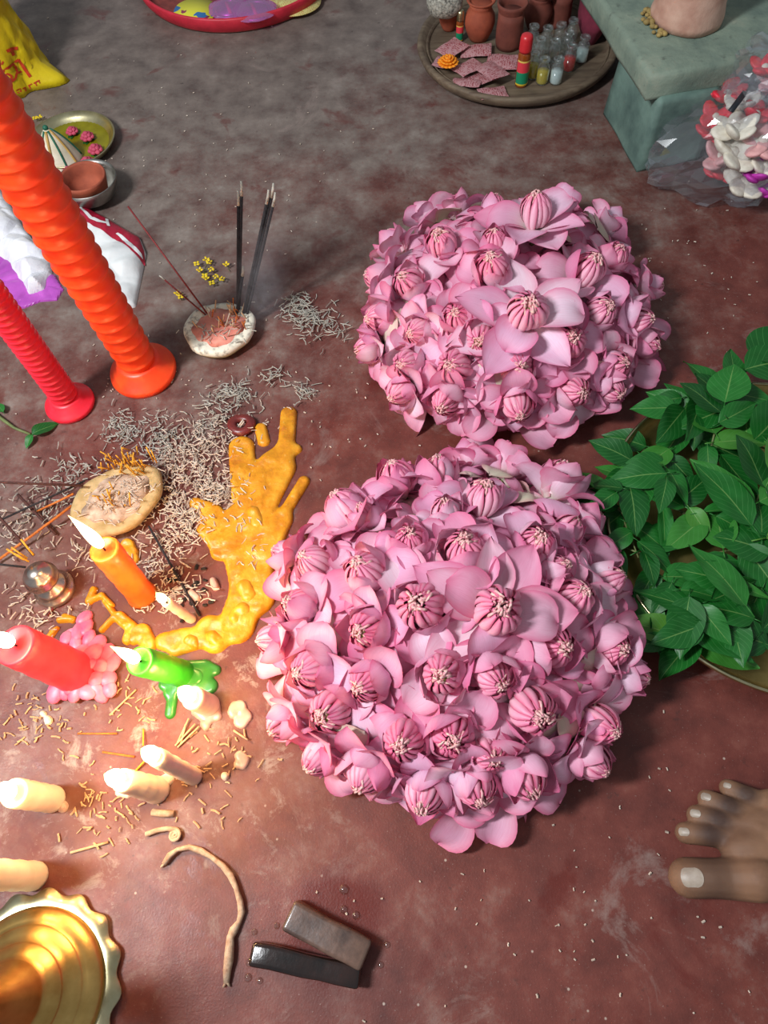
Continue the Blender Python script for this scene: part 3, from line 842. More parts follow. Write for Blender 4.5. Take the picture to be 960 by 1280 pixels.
for (x, y) in [(105, 772), (108, 784), (98, 790), (112, 798), (84, 798), (122, 806), (96, 806), (134, 818), (118, 820), (140, 830), (128, 834), (112, 836), (136, 848), (122, 850), (106, 850), (138, 862), (124, 866), (110, 866), (96, 868), (82, 866), (92, 856), (70, 866), (104, 818)]:
    p = P(x, y, .004); near = max(0, 1-math.hypot(x-98, y-835)/60); m = MB(); a = math.atan2(p.y-PINKC.location.y, p.x-PINKC.location.x)
    m.ball((p.x, p.y, .003+.012*near*rnd.uniform(.5, 1.1)), 1, 12, 8, (rnd.uniform(.008, .0125), rnd.uniform(.0062, .0095), rnd.uniform(.0026, .0042)), Matrix.Rotation(a+rnd.uniform(-.9, .9), 4, 'Z') @ Matrix.Rotation(rnd.uniform(.0, .35), 4, 'Y'))
    m.v = [(vx, vy, max(.0002, vz)) for vx, vy, vz in m.v]
    m.build('wax_lobe', MAT['wax_pinkpool'], PINKC)
candle('lit green candle leaning over its own green wax puddle', (228, 842), (174, 826), .078, .0130, MAT['wax_green'], (.032, .0060, (-.012, .003)), .7,
       pools=[[(215, 840, 250, 845, 17), (245, 850, 262, 858, 11), (266, 836, 270, 838, 7), (232, 838, 256, 836, 12), (216, 868, 213, 892, 7), (222, 856, 214, 866, 10), (206, 856, 222, 860, 8)],
              [(228, 842, 246, 848, 12)]], poolmat=MAT['wax_greenpool'])
candle('squat white lit candle in front of the green one', (262, 882), (240, 872), .034, .0105, MAT['wax_white'], (.026, .0085, (-.004, .002)), .7,
       pools=[[(255, 893, 262, 896, 9), (270, 892, 272, 896, 6), (256, 905, 258, 908, 6), (245, 890, 249, 892, 6), (262, 884, 264, 886, 12)]], poolmat=MAT['wax_whitepool'], poolh=.003)
candle('slim white lit candle, farther one of the adjoining pair', (243, 971), (195, 946), .082, .0078, MAT['wax_white'], (.024, .0075, (-.003, .002)), .7)
candle('white lit candle with bulging side, nearer one of the adjoining pair', (197, 988), (152, 975), .066, .0118, MAT['wax_white'], (.024, .0080, (-.004, .001)), .7, r_top=.0095,
       pools=[[(195, 982, 210, 974, 8), (150, 990, 160, 992, 6), (190, 992, 200, 992, 8)]], poolmat=MAT['wax_white'], poolh=.004)
candle('white lit candle at the left edge above the brass lamp', (66, 999), (17, 991), .068, .0118, MAT['wax_white'], (.026, .0085, (-.004, 0)), .7,
       pools=[[(75, 1006, 80, 1008, 6), (62, 998, 66, 1000, 12)]], poolmat=MAT['wax_whitepool'], poolh=.003)
candle('white candle cut off by the left edge, nearest the brass lamp', (44, 1095), (-30, 1093), .090, .0118, MAT['wax_white'], (.022, .007), .55)

def drop(lab, cp, mat, h=.003):
    tag(pool(pxcaps(cp), h, .003, .0005, .002, .0012).build('wax_drop', mat), lab, 'wax drop', 'drops of pale wax')
drop('round frilled disc of clear wax by the lotus petals', [(295, 885, 300, 884, 9), (306, 893, 308, 896, 8), (300, 902, 303, 903, 8), (290, 890, 292, 893, 6)], MAT['wax_whitepool'])
drop('lobed clear wax drop below the frilled disc', [(300, 945, 306, 950, 7), (298, 955, 304, 956, 6)], MAT['wax_whitepool'])
drop('grey wax drop beside the candle at the left edge', [(76, 1006, 79, 1009, 7)], MAT['wax_whitepool'])
drop('small wax pellet near the slim white candle', [(281, 970, 282, 971, 5)], MAT['wax_white'], .005)
drop('twin wax pellets left of the candle pair', [(54, 892, 55, 893, 4), (60, 899, 61, 902, 5)], MAT['wax_white'], .004)
drop('pink stub of wax lying in the yellow spill', [(267, 727, 270, 734, 5)], MAT['wax_whitepool'], .006)
drop('grey stub of wax beside the black incense stick', [(240, 742, 247, 748, 5)], MAT['wax_whitepool'], .006)

# ------------------------------------------------------------------ incense: bases, sticks, ash
def stick(name, label, a, b, r, mat, group=None, tip=None, tipmat=None, cat='incense stick'):
    a, b = Vector(a), Vector(b)
    if tip is None:
        m = MB(); m.tube([a, (a+b)/2 - Vector((0, 0, .0005 if (b-a).length > .04 else 0)), b], r, 6); return tag(m.build(name, mat), label, cat, group)
    root = thing(name, label, cat, a, group)
    m = MB(); m.tube([a, (a+b)/2, b], r, 6); m.build('stick', mat, root)
    d = (b-a).normalized(); m = MB(); m.tube([b, b+d*tip*.6, b+d*tip+Vector((-.001, .0005, 0))], [r*.95, r*.9, r*.6], 6); m.build('ash_tip', tipmat or MAT['ash_grey'], root)
    return root

def rind_mat():
    t = NT('white_rind'); z = t.sep(t.coords('Generated'))[2]
    c = t.ramp(z, [(.2, lin((176, 172, 110))), (.6, lin((226, 220, 200)))]); n = t.noise(120, 4, .6)
    c = t.mix(t.ramp(n, [(.5, 0), (.66, .8)]), c, lin((120, 112, 102)))
    t.base(c); t.set(rough=.6); t.bump(n, .3, .001); return t.m
MAT['rind'] = rind_mat()
MAT['flesh'] = pm('pink_flesh', (222, 150, 130), (196, 110, 96), 70, .7, bump=.4, bscale=200)
MAT['flesh2'] = pm('ash_covered_flesh', (206, 180, 158), (150, 120, 96), 90, .8, bump=.5, bscale=200)
MAT['rind2'] = pm('cream_green_rind', (196, 168, 122), (150, 122, 66), 60, .7, bump=.4)
def slice_base(label, px, py, ra, rb, rot, z, tiltx, fmat, rmat):
    c = P(px, py, z); root = thing('fruit_slice', label, 'incense holder', (c.x, c.y, 0))
    M = Matrix.Translation((c.x, c.y, .0)) @ Matrix.Rotation(rot, 4, 'Z') @ Matrix.Diagonal((1, rb/ra, 1, 1)) @ Matrix.Rotation(tiltx, 4, 'X')
    irr = lambda a, i, r, zz: 1 + .035*math.sin(a*3+1) + .02*math.sin(a*7)
    m = MB(); m.lathe([(.001, .001), (ra*.62, .001), (ra*.92, .008), (ra, z*.75), (ra*.97, z), (ra*.86, z*1.05), (ra*.72, z*.98), (.001, z*.95)], 40, M, irr)
    m.build('rind', rmat, root)
    m = MB(); m.lathe([(.001, z*.9), (ra*.70, z*.95), (ra*.70, z*.99), (ra*.45, z*1.05), (.001, z*1.06)], 36, M, lambda a, i, r, zz: 1+.1*math.sin(a*4+i)+.06*math.sin(a*9))
    m.build('flesh', fmat, root)
    return root
slice_base('round white-rimmed pink slice holding the smoking incense sticks', 273, 408, .0445, .039, .25, .020, .06, MAT['flesh'], MAT['rind'])
slice_base('oval cream slice bristling with yellow stick stubs, behind the lit orange candle', 145, 622, .052, .038, .62, .020, .05, MAT['flesh2'], MAT['rind2'])

GB = 'smouldering black incense sticks in the pink slice'
for lab, b, hb, t, ht in [
    ('taller black incense stick of the upright left pair in the pink slice', (299, 388), .02, (302, 245), .155),
    ('shorter black incense stick of the upright left pair in the pink slice', (297, 390), .02, (298, 257), .145),
    ('leftmost of three slanting black incense sticks in the pink slice', (304, 392), .02, (333, 255), .150),
    ('middle of three slanting black incense sticks in the pink slice', (306, 392), .02, (339, 247), .155),
    ('rightmost of three slanting black incense sticks in the pink slice', (309, 393), .02, (341, 258), .150)]:
    stick('incense_stick', lab, P(b[0], b[1], hb), P(t[0], t[1], ht), .0018, MAT['black_stick'], GB, .016)
stick('incense_stick', 'stub of black incense burnt low between the tall sticks', P(296, 392, .02), P(303, 345, .065), .0020, MAT['black_stick'], GB, .012)
stick('incense_stick', 'long red bare stick leaning left out of the pink slice', P(262, 396, .018), P(160, 258, .115), .0011, MAT['red_stick'])
stick('incense_stick', 'shorter red stick with a pale tip leaning left out of the pink slice', P(261, 397, .018), P(206, 350, .055), .0011, MAT['red_stick'], None, .007)

def stubs(label, group, px, py, sx, sy, n, z, mats, seed, lmin=.010, lmax=.022, lean=.5, rot=0):
    rnd = random.Random(seed)
    for k in range(n):
        u, v = rnd.gauss(0, .5), rnd.gauss(0, .5)
        x = u*sx*math.cos(rot)-v*sy*math.sin(rot); y = u*sx*math.sin(rot)+v*sy*math.cos(rot)
        a = P(px+x, py+y, z); d = Vector((rnd.uniform(-lean, lean), rnd.uniform(-lean, lean), 1)).normalized()
        stick('incense_stub', label, a, a+d*rnd.uniform(lmin, lmax), .0008, rnd.choice(mats), group, cat='incense stub')
stubs('short bare stub of burnt incense stuck in the pink slice', 'stubs in the pink slice', 286, 402, 30, 16, 32, .019, [MAT['tan_stick'], MAT['tan_stick'], MAT['orange_stick'], MAT['ash']], 5)
stubs('yellow incense stub in the thick tuft at the back of the oval cream slice', 'stubs at the back of the oval cream slice', 160, 585, 36, 14, 44, .020, [MAT['yellow_stick']], 6, .012, .026, .5)
stubs('short yellow incense stub in the middle of the oval cream slice', 'stubs in the middle of the oval cream slice', 147, 628, 22, 14, 14, .020, [MAT['yellow_stick']], 7, .009, .018, .6)

# sticks lying about on the left
LS = [('dark incense stick pointing left out of the oval cream slice, topmost of the sticks', (104, 607), .030, (-40, 601), .055, 'brown_stick', .0015),
      ('dark stick running down left from the oval cream slice', (106, 601), .024, (-10, 655), .012, 'black_stick', .0012),
      ('orange stick lying between cream slice and left edge, upper one', (92, 617), .018, (44, 640), .004, 'orange_stick', .0012),
      ('long orange stick running from cream slice to left edge', (90, 632), .016, (-5, 702), .006, 'orange_stick', .0015),
      ('short dark stick crossing the orange ones', (22, 618), .012, (70, 668), .004, 'brown_stick', .0016),
      ('dark stick leaning to the silvery holder from the left edge', (42, 694), .030, (-12, 634), .040, 'brown_stick', .0015),
      ('dark stick sticking out flat from the silvery holder to the left edge', (32, 709), .034, (-20, 703), .040, 'black_stick', .0012),
      ('long thin black incense stick lying from the ash toward the thin white candle', (186, 658), .010, (250, 770), .003, 'black_stick', .0012),
      ('reddish stick lying below the silvery holder', (86, 728), .003, (60, 770), .002, 'red_stick', .0012),
      ('orange sliver lying left of the candle pair', (97, 917), .0015, (146, 917), .0015, 'orange_stick', .0009),
      ('orange sliver pointing at the slim candle flame', (128, 940), .0015, (168, 946), .0015, 'orange_stick', .0010),
      ('thin tan sliver leaning below the pink wax', (137, 894), .0015, (170, 862), .0015, 'tan_stick', .0009),
      ('tan stick lying above the coiled root', (88, 1066), .0015, (135, 1053), .0015, 'tan_stick', .0012),
      ('yellow sliver just behind the slim candle', (179, 911), .0015, (179, 932), .004, 'yellow_stick', .0008),
      ('yellow sliver between the flames of the candle pair', (168, 965), .0015, (182, 950), .004, 'yellow_stick', .0010)]
for lab, a, za, b, zb, mt, r in LS:
    stick('loose_stick', lab, P(a[0], a[1], za), P(b[0], b[1], zb), r, MAT[mt], cat='stick')
# fan of tan slivers by the squat candle
for k, (a, b) in enumerate([((222, 928), (236, 898)), ((219, 932), (244, 905)), ((222, 934), (249, 908)), ((226, 930), (232, 905)), ((292, 913), (310, 925))]):
    stick('loose_stick', 'thin tan sliver on the floor below the squat white candle', P(*a, .002), P(*b, .004), .0009, MAT['tan_stick'], 'tan slivers', cat='stick')

# silvery two-step incense holder
c = P(70, 737); root = thing('incense_holder', 'small silvery turned incense holder with two rounded steps at the left', 'incense holder', c)
m = MB(); m.lathe([(.0005, 0), (.0205, 0), (.0215, .003), (.0200, .007), (.0150, .010), (.0165, .012), (.0150, .015), (.0095, .018), (.0075, .022), (.0005, .023)], 36); m.build('base', MAT['silver'], root, world=False)
m = MB(); m.lathe([(.0005, .021), (.0075, .021), (.0125, .025), (.0170, .031), (.0172, .034), (.0150, .037), (.0160, .039), (.0130, .043), (.0080, .046), (.0070, .048), (.0005, .0485)], 36); m.build('knob', MAT['silver'], root, world=False)
for k, (a, b) in enumerate([((30, 700), (8, 686)), ((34, 698), (14, 684)), ((36, 702), (18, 692)), ((42, 694), (26, 674))]):
    stick('incense_stub', 'yellow incense stub standing in the silvery holder', P(*a, .045), P(*b, .058), .0010, MAT['yellow_stick'], 'yellow stubs in the silvery holder', cat='incense stub')

# fallen ash: nobody could count it
def ash(label, blobs, mat, seed, lmin=.004, lmax=.011, r=.0006, name='fallen_ash', z0=.0012, spread=.003):
    rnd = random.Random(seed); m = MB()
    for (px, py, sx, sy, rot, n) in blobs:
        rot = math.radians(rot)
        for _ in range(n):
            u, v = rnd.gauss(0, .5), rnd.gauss(0, .5)
            x = px + u*sx*math.cos(rot)-v*sy*math.sin(rot); y = py + u*sx*math.sin(rot)+v*sy*math.cos(rot)
            a = P(x, y, z0 + abs(rnd.gauss(0, 1))*spread); an = rnd.uniform(0, 6.28); L = rnd.uniform(lmin, lmax)
            d = Vector((math.cos(an), math.sin(an), rnd.uniform(-.12, .12)))*L/2
            k = Vector((-math.sin(an), math.cos(an), 0))*L*rnd.uniform(-.15, .15)
            rr = r*rnd.uniform(.6, 1.3)
            pts = [a-d, a+k, a+d]
            for q in pts: q.z = max(q.z, rr*.7)
            m.tube(pts, rr, 4)
    return tag(m.build(name, mat, smooth=False), label, 'ash', kind='stuff')
ash('pale broken incense ash strewn between the candles and the yellow wax', [(250, 560, 70, 34, -20, 330), (215, 600, 60, 40, -20, 200), (272, 610, 48, 32, 0, 300), (225, 640, 50, 26, 0, 150), (200, 700, 40, 50, 0, 170), (240, 660, 40, 26, 0, 120), (215, 745, 50, 28, 0, 90), (300, 650, 26, 18, 0, 60), (320, 690, 30, 16, -30, 50)], MAT['ash'], 11)
ash('grey incense ash fallen behind the oval cream slice', [(150, 540, 30, 26, 0, 120), (198, 545, 30, 30, 0, 140), (90, 590, 40, 26, 0, 70), (60, 630, 50, 40, 0, 80), (270, 520, 60, 20, -30, 110), (285, 490, 30, 14, -30, 60)], MAT['ash_grey'], 12)
ash('loops of grey incense ash fallen right of the pink slice', [(385, 395, 36, 24, 20, 150), (370, 380, 20, 16, 0, 40), (345, 470, 16, 14, 0, 26), (382, 488, 16, 12, 0, 30), (420, 410, 22, 12, 50, 26), (295, 490, 20, 12, 0, 30)], MAT['ash_grey'], 13, .007, .014)
ash('pale ash lying on the oval cream slice', [(150, 615, 46, 30, -32, 110)], MAT['ash'], 14, z0=.021)
ash('pale ash lying on the pink slice', [(280, 405, 34, 22, 0, 60)], MAT['ash_grey'], 15, z0=.0205, spread=.0015)
ash('scattered ash around the silvery holder', [(45, 770, 50, 40, 0, 90), (110, 690, 40, 30, 0, 50), (20, 660, 30, 30, 0, 50)], MAT['ash'], 16)
ash('crumbs and slivers scattered among the white candles', [(40, 900, 60, 50, 0, 60), (130, 1010, 60, 50, 0, 60), (270, 950, 60, 50, 0, 40), (150, 880, 60, 40, 0, 30), (230, 1010, 60, 40, 0, 16)], MAT['tan_stick'], 17, .003, .009, .0007, 'floor_crumbs', spread=.0005)
ash('pale grit scattered over the open floor', [(400, 500, 200, 160, 0, 80), (800, 1050, 260, 200, 0, 40), (250, 200, 240, 160, 0, 90), (860, 330, 140, 120, 0, 50), (600, 1180, 300, 120, 0, 26), (150, 480, 160, 80, 0, 80)], MAT['ash'], 18, .0012, .003, .0007, 'floor_grit', spread=.0002)
ash('charred crumbs in the middle of the yellow wax ring', [(235, 740, 34, 26, 0, 26)], MAT['char'], 19, .003, .006, .0018, 'charred_crumbs', spread=.0006)

# ------------------------------------------------------------------ brass plate of leaves
PC = Vector((.379, .318, 0)); PR = .176
root = thing('brass_plate', 'wide dull brass plate with raised lip, heaped with green leaves', 'plate', PC)
m = MB(); m.lathe([(.001, .001), (PR*.93, .001), (PR*.985, .010), (PR, .022), (PR*1.012, .0235), (PR*1.012, .0215)], 96)
m.lathe([(PR*1.012, .0235), (PR*.995, .0235), (PR*.972, .011), (PR*.92, .004), (.001, .004)], 96)
m.build('dish', MAT['brass_plate'], root, world=False)
m = MB(); m.tube([(PR*1.004*math.cos(a), PR*1.004*math.sin(a), .0235) for a in np.linspace(0, 2*math.pi, 97)], .0018, 8, cap=False); m.build('rolled_lip', MAT['brass_pale'], root, world=False)

def leaf_mesh(L, W, curl, fold, seed, tip=1.0, serr=0.0):
    m = MB(); vs_ = []; uvs = []; fs = []; nu, nv = 6, 11; ph = seed*3.3
    for j in range(nv+1):
        t = j/nv
        w = W/2*(math.sin(math.pi*t**.72)**.85)*(1 if t < .8 else 1-.25*((t-.8)/.2)*tip) + .0004
        if serr: w *= 1+serr*math.sin(t*60)
        zc = curl*L*(t*t) + .012*L*math.sin(t*7+ph)
        for i in range(nu+1):
            s = -1+2*i/nu
            k = mnoise.noise(Vector((t*3+ph, s*1.2, ph)))
            vs_.append((t*L, s*w, zc + fold*abs(s)*w + k*.05*L*abs(s))); uvs.append((i/nu, t))
    for j in range(nv):
        for i in range(nu):
            a = j*(nu+1)+i; fs.append((a, a+1, a+nu+2, a+nu+1))
    m.add(vs_, fs, uvs)
    m.tube([(-L*.16, 0, -.001), (0, 0, 0)], [.0007, .0006], 5)
    return m.mesh('leaf', MAT['leaf'])
LV = {'s': [leaf_mesh(.040, .021, -.22, .25, i) for i in range(3)], 'm': [leaf_mesh(.054, .030, -.15, .18, 10+i, 1) for i in range(3)],
      'b': [leaf_mesh(.058, .047, -.10, .10, 20+i, .4) for i in range(2)], 'l': [leaf_mesh(.082, .036, -.10, .22, 30+i) for i in range(2)], 't': [leaf_mesh(.075, .016, -.16, .5, 40+i) for i in range(2)]}
def sprig(label, px, py, z, ang, leaves, L=.06, seed=0):
    rnd = random.Random(seed); ang = math.radians(ang)
    p = P(px, py, z); root = thing('leaf_sprig', label, 'leaves', p, 'leaf sprigs on the brass plate')
    d = Vector((math.cos(ang), math.sin(ang), .06)); side = Vector((-d.y, d.x, 0))
    m = MB(); m.tube([-d*L*.35, Vector((0, 0, .002)), d*L*.5], [.0012, .0011, .0007], 6); m.build('stem', MAT['stem'], root, world=False)
    n = len(leaves)
    for k, key in enumerate(leaves):
        t = (k/(max(1, n-1)))*.85-.35
        a = ang + (0 if k == n-1 else (1 if k % 2 else -1)*rnd.uniform(.5, 1.35))
        pos = d*L*t + Vector((0, 0, .003 + .0035*k + rnd.uniform(0, .004)))
        M = Matrix.Translation(pos) @ Matrix.Rotation(a, 4, 'Z') @ Matrix.Rotation(rnd.uniform(-.28, .12), 4, 'Y') @ Matrix.Rotation(rnd.uniform(-.5, .5), 4, 'X') @ Matrix.Scale(rnd.uniform(.88, 1.12), 4)
        link_mesh('leaf', rnd.choice(LV[key]), root, M)
SPR = [('sprig with two big rounded leaves at the back of the brass plate', 893, 540, .036, 70, 'mbmbb', .05),
       ('sprig with the rearmost broad leaf sticking up over the plate lip', 915, 480, .036, 40, 'mmbb', .06),
       ('sprig with long leaves along the back left lip of the brass plate', 862, 522, .022, 178, 'msmmm', .04),
       ('drooping sprig of small leaves at the left lip near the lotuses', 790, 610, .024, 215, 'smsmss', .06),
       ('sprig with a leaf hanging out over the left lip of the brass plate', 775, 640, .026, 130, 'sms', .05),
       ('bunched small-leaved sprig left of the upper bare brass patch', 830, 585, .026, 250, 'msmsms', .06),
       ('sprig with narrow dark leaves right of the left lip', 850, 640, .020, 330, 'tmsts', .06),
       ('sprig with pale-ribbed pointed leaf in the middle of the brass plate', 905, 690, .026, 10, 'lmml', .07),
       ('large leafy sprig between middle of the plate and the right edge', 940, 640, .034, 60, 'mlmbl', .07),
       ('long dark leaf sprig lying along the lower left lip', 805, 695, .014, 330, 'tltt', .09),
       ('small-leaved glossy sprig on top of the long dark leaves', 835, 735, .026, 300, 'smssms', .06),
       ('sprig with upright young leaf at the lower left of the plate', 850, 770, .022, 20, 'smsm', .05),
       ('broad-leaved sprig at the front of the brass plate', 905, 775, .030, 200, 'mmlm', .06),
       ('sprig in the lower right front of the plate, cut by the frame', 950, 800, .026, 120, 'lmlbl', .06),
       ('sprig at the front lip of the brass plate', 890, 798, .014, 20, 'mms', .05),
       ('sprig at the right edge behind the middle of the plate', 950, 560, .030, 330, 'mblbm', .07),
       ('tip sprig at the back of the plate pointing left', 880, 500, .030, 190, 'mls', .06),
       ('sprig between the two bare brass patches of the plate', 880, 655, .020, 150, 'smm', .05),
       ('dark-leaved sprig at the right edge of the plate front', 955, 740, .022, 170, 'mlm', .07),
       ('crowded small-leaved sprig just inside the left lip of the plate', 785, 665, .018, 280, 'smsms', .06),
       ('dark sprig lying deep at the left lip below the overhanging leaf', 795, 575, .016, 230, 'msms', .06),
       ('low sprig at the lower left lip beside the nearer lotus heap', 810, 755, .016, 320, 'msml', .05),
       ('short sprig of dark leaves below the glossy small-leaved one', 860, 800, .016, 190, 'smms', .05),
       ('sprig of plain leaves half way along the back lip', 925, 515, .026, 200, 'mmbm', .05),
       ('sprig of pale leaves near the right edge of the plate middle', 955, 690, .030, 120, 'mbml', .05),
       ('sprig beneath the two big rounded leaves', 868, 555, .016, 300, 'mmsm', .06)]
for i, (lab, px, py, z, ang, lv, L) in enumerate(SPR): sprig(lab, px, py, z, ang, lv, L, 500+i)

# ------------------------------------------------------------------ person's bare right foot
def skin_mat():
    t = NT('brown_skin'); co = t.coords('Object'); n = t.noise(55, 5, .6, co); n2 = t.noise(20, 3, .5, co)
    c = t.ramp(n2, [(.3, lin((106, 76, 58))), (.6, lin((134, 100, 76))), (.8, lin((150, 114, 86)))])
    c = t.mix(t.ramp(n, [(.55, 0), (.75, .5)]), c, lin((96, 68, 54)))
    # darker weathered skin on the knuckles of the toes
    dk = None
    for (kx, ky, r) in KNUCK:
        vm = t.n('ShaderNodeVectorMath', operation='DISTANCE'); t.l(co, vm.inputs[0]); vm.inputs[1].default_value = (kx, ky, .02)
        f = t.ramp(t.math('DIVIDE', vm.outputs['Value'], r), [(.35, 1), (1, 0)])
        dk = f if dk is None else t.math('MAXIMUM', dk, f)
    c = t.mix(t.math('MULTIPLY', dk, .85), c, lin((58, 42, 38)))
    t.base(c); t.set(rough=.62, sss=.1, sssr=.003, spec=.3)
    t.bump(t.noise(420, 4, .6, co), .25, .0006); return t.m
FZ = .012
F0 = P(960, 1060, 0)
foot = thing('person', 'bare brown right foot of a standing person, toes pointing at the lotuses', 'person', (F0.x, F0.y, 0))
TOES = [((860, 1097), (912, 1098), .0158, .0142, .0160), ((857, 1041), (908, 1046), .0091, .0088, .0104), ((871, 1019), (914, 1030), .0088, .0084, .0100),
        ((884, 999), (927, 1016), .0084, .0080, .0096), ((910, 985), (945, 1000), .0078, .0074, .0092)]
KNUCK = []
m = MB()
def cap_tube(m, pts, rad, n=14):
    pts = [Vector(p) for p in pts]
    m.tube(pts, rad, n)
    m.ball(pts[0], rad[0], n, 8); m.ball(pts[-1], rad[-1], n, 8)
for (tp, bp, rt, rm, rb) in TOES:
    a = P(tp[0], tp[1], rt); b = P(bp[0], bp[1], rb+.006); c = a.lerp(b, .5); c.z += .0025
    d = (b-a).normalized()
    cap_tube(m, [a, a.lerp(c, .5)+Vector((0, 0, .0005)), c, b, b+d*.02+Vector((0, 0, .004))], [rt, rt*.98, rm*1.06, rb, rb*1.1])
    k = a.lerp(b, .55); KNUCK.append((k.x-F0.x, k.y-F0.y, rt*1.75))
# ball, instep, heel, ankle and shin
def ell(px, py, z, rx, ry, rz): m.ball(P(px, py, z), 1, 18, 12, (rx, ry, rz))
ell(948, 1092, .019, .036, .0185, .019); ell(955, 1062, .020, .036, .020, .020); ell(962, 1034, .018, .034, .018, .018); ell(975, 1010, .015, .036, .016, .015)
Hx = F0.x
cap_tube(m, [(Hx+.000, F0.y+.000, .024), (Hx+.05, F0.y-.004, .032), (Hx+.10, F0.y-.008, .045), (Hx+.145, F0.y-.010, .062)], [.022, .029, .033, .034], 18)
cap_tube(m, [(Hx+.005, F0.y+.024, .018), (Hx+.07, F0.y+.016, .020), (Hx+.13, F0.y+.006, .024)], [.018, .021, .026], 16)
cap_tube(m, [(Hx+.00, F0.y-.018, .020), (Hx+.06, F0.y-.022, .028), (Hx+.12, F0.y-.018, .034)], [.0195, .022, .028], 16)
cap_tube(m, [(Hx+.185, F0.y-.008, .030), (Hx+.165, F0.y-.010, .06), (Hx+.160, F0.y-.010, .10), (Hx+.163, F0.y-.012, .18), (Hx+.172, F0.y-.014, .28), (Hx+.165, F0.y-.014, .40)], [.030, .034, .033, .040, .054, .055], 18)
fo = m.build('foot_skin', None, foot)
fo.data.materials.clear()
rm_ = fo.modifiers.new('remesh', 'REMESH'); rm_.mode = 'VOXEL'; rm_.voxel_size = .0016; rm_.use_smooth_shade = True
sm_ = fo.modifiers.new('smooth', 'SMOOTH'); sm_.factor = .5; sm_.iterations = 5
dg = bpy.context.evaluated_depsgraph_get(); nm = bpy.data.meshes.new_from_object(fo.evaluated_get(dg))
fo.modifiers.clear(); fo.data = nm; nm.materials.clear(); nm.materials.append(skin_mat())
nm.polygons.foreach_set('use_smooth', [True]*len(nm.polygons))
MAT['nail'] = pm('toenail', (164, 152, 138), (140, 124, 110), 120, .45)
fbv = BVHTree.FromPolygons([v.co.copy() for v in nm.vertices], [tuple(p_.vertices) for p_ in nm.polygons])
for (tp, bp, rt, rm, rb), w in zip(TOES, (.0078, .0036, .0035, .0034, .0026)):
    a = P(tp[0], tp[1], rt); b = P(bp[0], bp[1], rb); d = (b-a); d.z = 0; d.normalize(); s_ = Vector((-d.y, d.x, 0))
    m = MB(); vs_ = []; fs = []; N = 9
    c = a - d*rt*(.12 if w > .005 else .42)
    for j in range(N):
        for i in range(N):
            u = -1+2*i/(N-1); v = -1+2*j/(N-1)
            uu = u*math.sqrt(1-v*v*.42); vv = v*math.sqrt(1-u*u*.42)
            q = c + d*vv*w*1.02 + s_*uu*w - Vector((F0.x, F0.y, 0))
            h, n_, _, _ = fbv.ray_cast(Vector((q.x, q.y, .1)), Vector((0, 0, -1)))
            z = h.z if h else rt
            vs_.append((q.x, q.y, z + .0006 - .0008*(abs(uu)**4)))
    for j in range(N-1):
        for i in range(N-1): fs.append((j*N+i, j*N+i+1, (j+1)*N+i+1, (j+1)*N+i))
    o = len(vs_); vs_ += [(x, y, z-.0014) for x, y, z in vs_]
    fs += [tuple(o+i for i in f[::-1]) for f in fs[:]]
    m.add(vs_, fs); m.build('toenail', MAT['nail'], foot, world=False)

# ------------------------------------------------------------------ brass lamp base, root, coil, blocks
c = P(40, 1240); root = thing('brass_lamp', 'turned brass oil lamp base with scalloped rim at the lower left corner', 'lamp', c)
R0 = .070
def scal(a, i, r, z):
    return 1 + (.035*math.cos(a*16) if r > R0*.9 else 0)
m = MB(); m.lathe([(.001, 0), (R0*1.0, 0), (R0*1.04, .0025), (R0*1.04, .005), (R0*.9, .006), (.001, .006)], 128, None, scal); m.build('scalloped_rim', MAT['brass_pale'], root, world=False)
m = MB(); pr = [(R0*.885, .005), (R0*.875, .009), (R0*.84, .0125), (R0*.74, .0165), (R0*.70, .0172), (R0*.69, .0185), (R0*.68, .0192), (R0*.60, .0235), (R0*.53, .0258), (R0*.52, .0275), (R0*.51, .0285), (R0*.42, .034), (R0*.37, .0365), (R0*.36, .039), (R0*.30, .048), (R0*.22, .061), (R0*.16, .072), (R0*.15, .085)]
m.lathe([(.001, .004)]+pr+[(.001, .086)], 72); m.build('stepped_base', MAT['brass'], root, world=False)
m = MB(); m.lathe([(.001, .084), (.0105, .084), (.0135, .090), (.0105, .096), (.0075, .100), (.0075, .118), (.012, .124), (.015, .132), (.012, .140), (.008, .145), (.008, .17), (.018, .18), (.030, .19), (.033, .197), (.026, .195), (.001, .188)], 40); m.build('stem', MAT['brass'], root, world=False)

pts = [(205, 1080), (212, 1069), (222, 1062), (236, 1059), (250, 1063), (264, 1071), (278, 1082), (288, 1094), (295, 1110), (300, 1126), (302, 1140), (299, 1152), (292, 1163), (288, 1172), (287, 1186), (286, 1200), (284, 1214), (283, 1228)]
root = thing('twisted_root', 'pale curved root or twig lying on the floor near the brass lamp', 'root', P(290, 1120))
m = MB(); rr = [.0022+.0009*(i/len(pts))+.0005*math.sin(i*2.1) for i in range(len(pts))]; rr[12] = .0038; rr[-1] = .0026; rr[14] = .0038; rr[15] = .0040
m.tube([P(x, y, .004+.001*math.sin(i)) for i, (x, y) in enumerate(pts)], rr, 9); m.build('main_shoot', MAT['root'], root)
for a, b in [((283, 1226), (279, 1234)), ((283, 1226), (287, 1233)), ((206, 1079), (201, 1084))]:
    m = MB(); m.tube([P(*a, .004), P(*b, .002)], [.0016, .0008], 6); m.build('rootlet', MAT['root'], root)
pts = [(182, 1043), (196, 1038), (208, 1036), (216, 1036.5)]
cc = P(218, 1044, .004); path = [P(x, y, .004) for x, y in pts]
r0 = (path[-1]-cc).length; a0 = math.atan2(path[-1].y-cc.y, path[-1].x-cc.x)
for k in range(1, 34):
    r = r0*(1-k/36); a = a0-k*.42; path.append(cc+Vector((r*math.cos(a), r*math.sin(a), 0)))
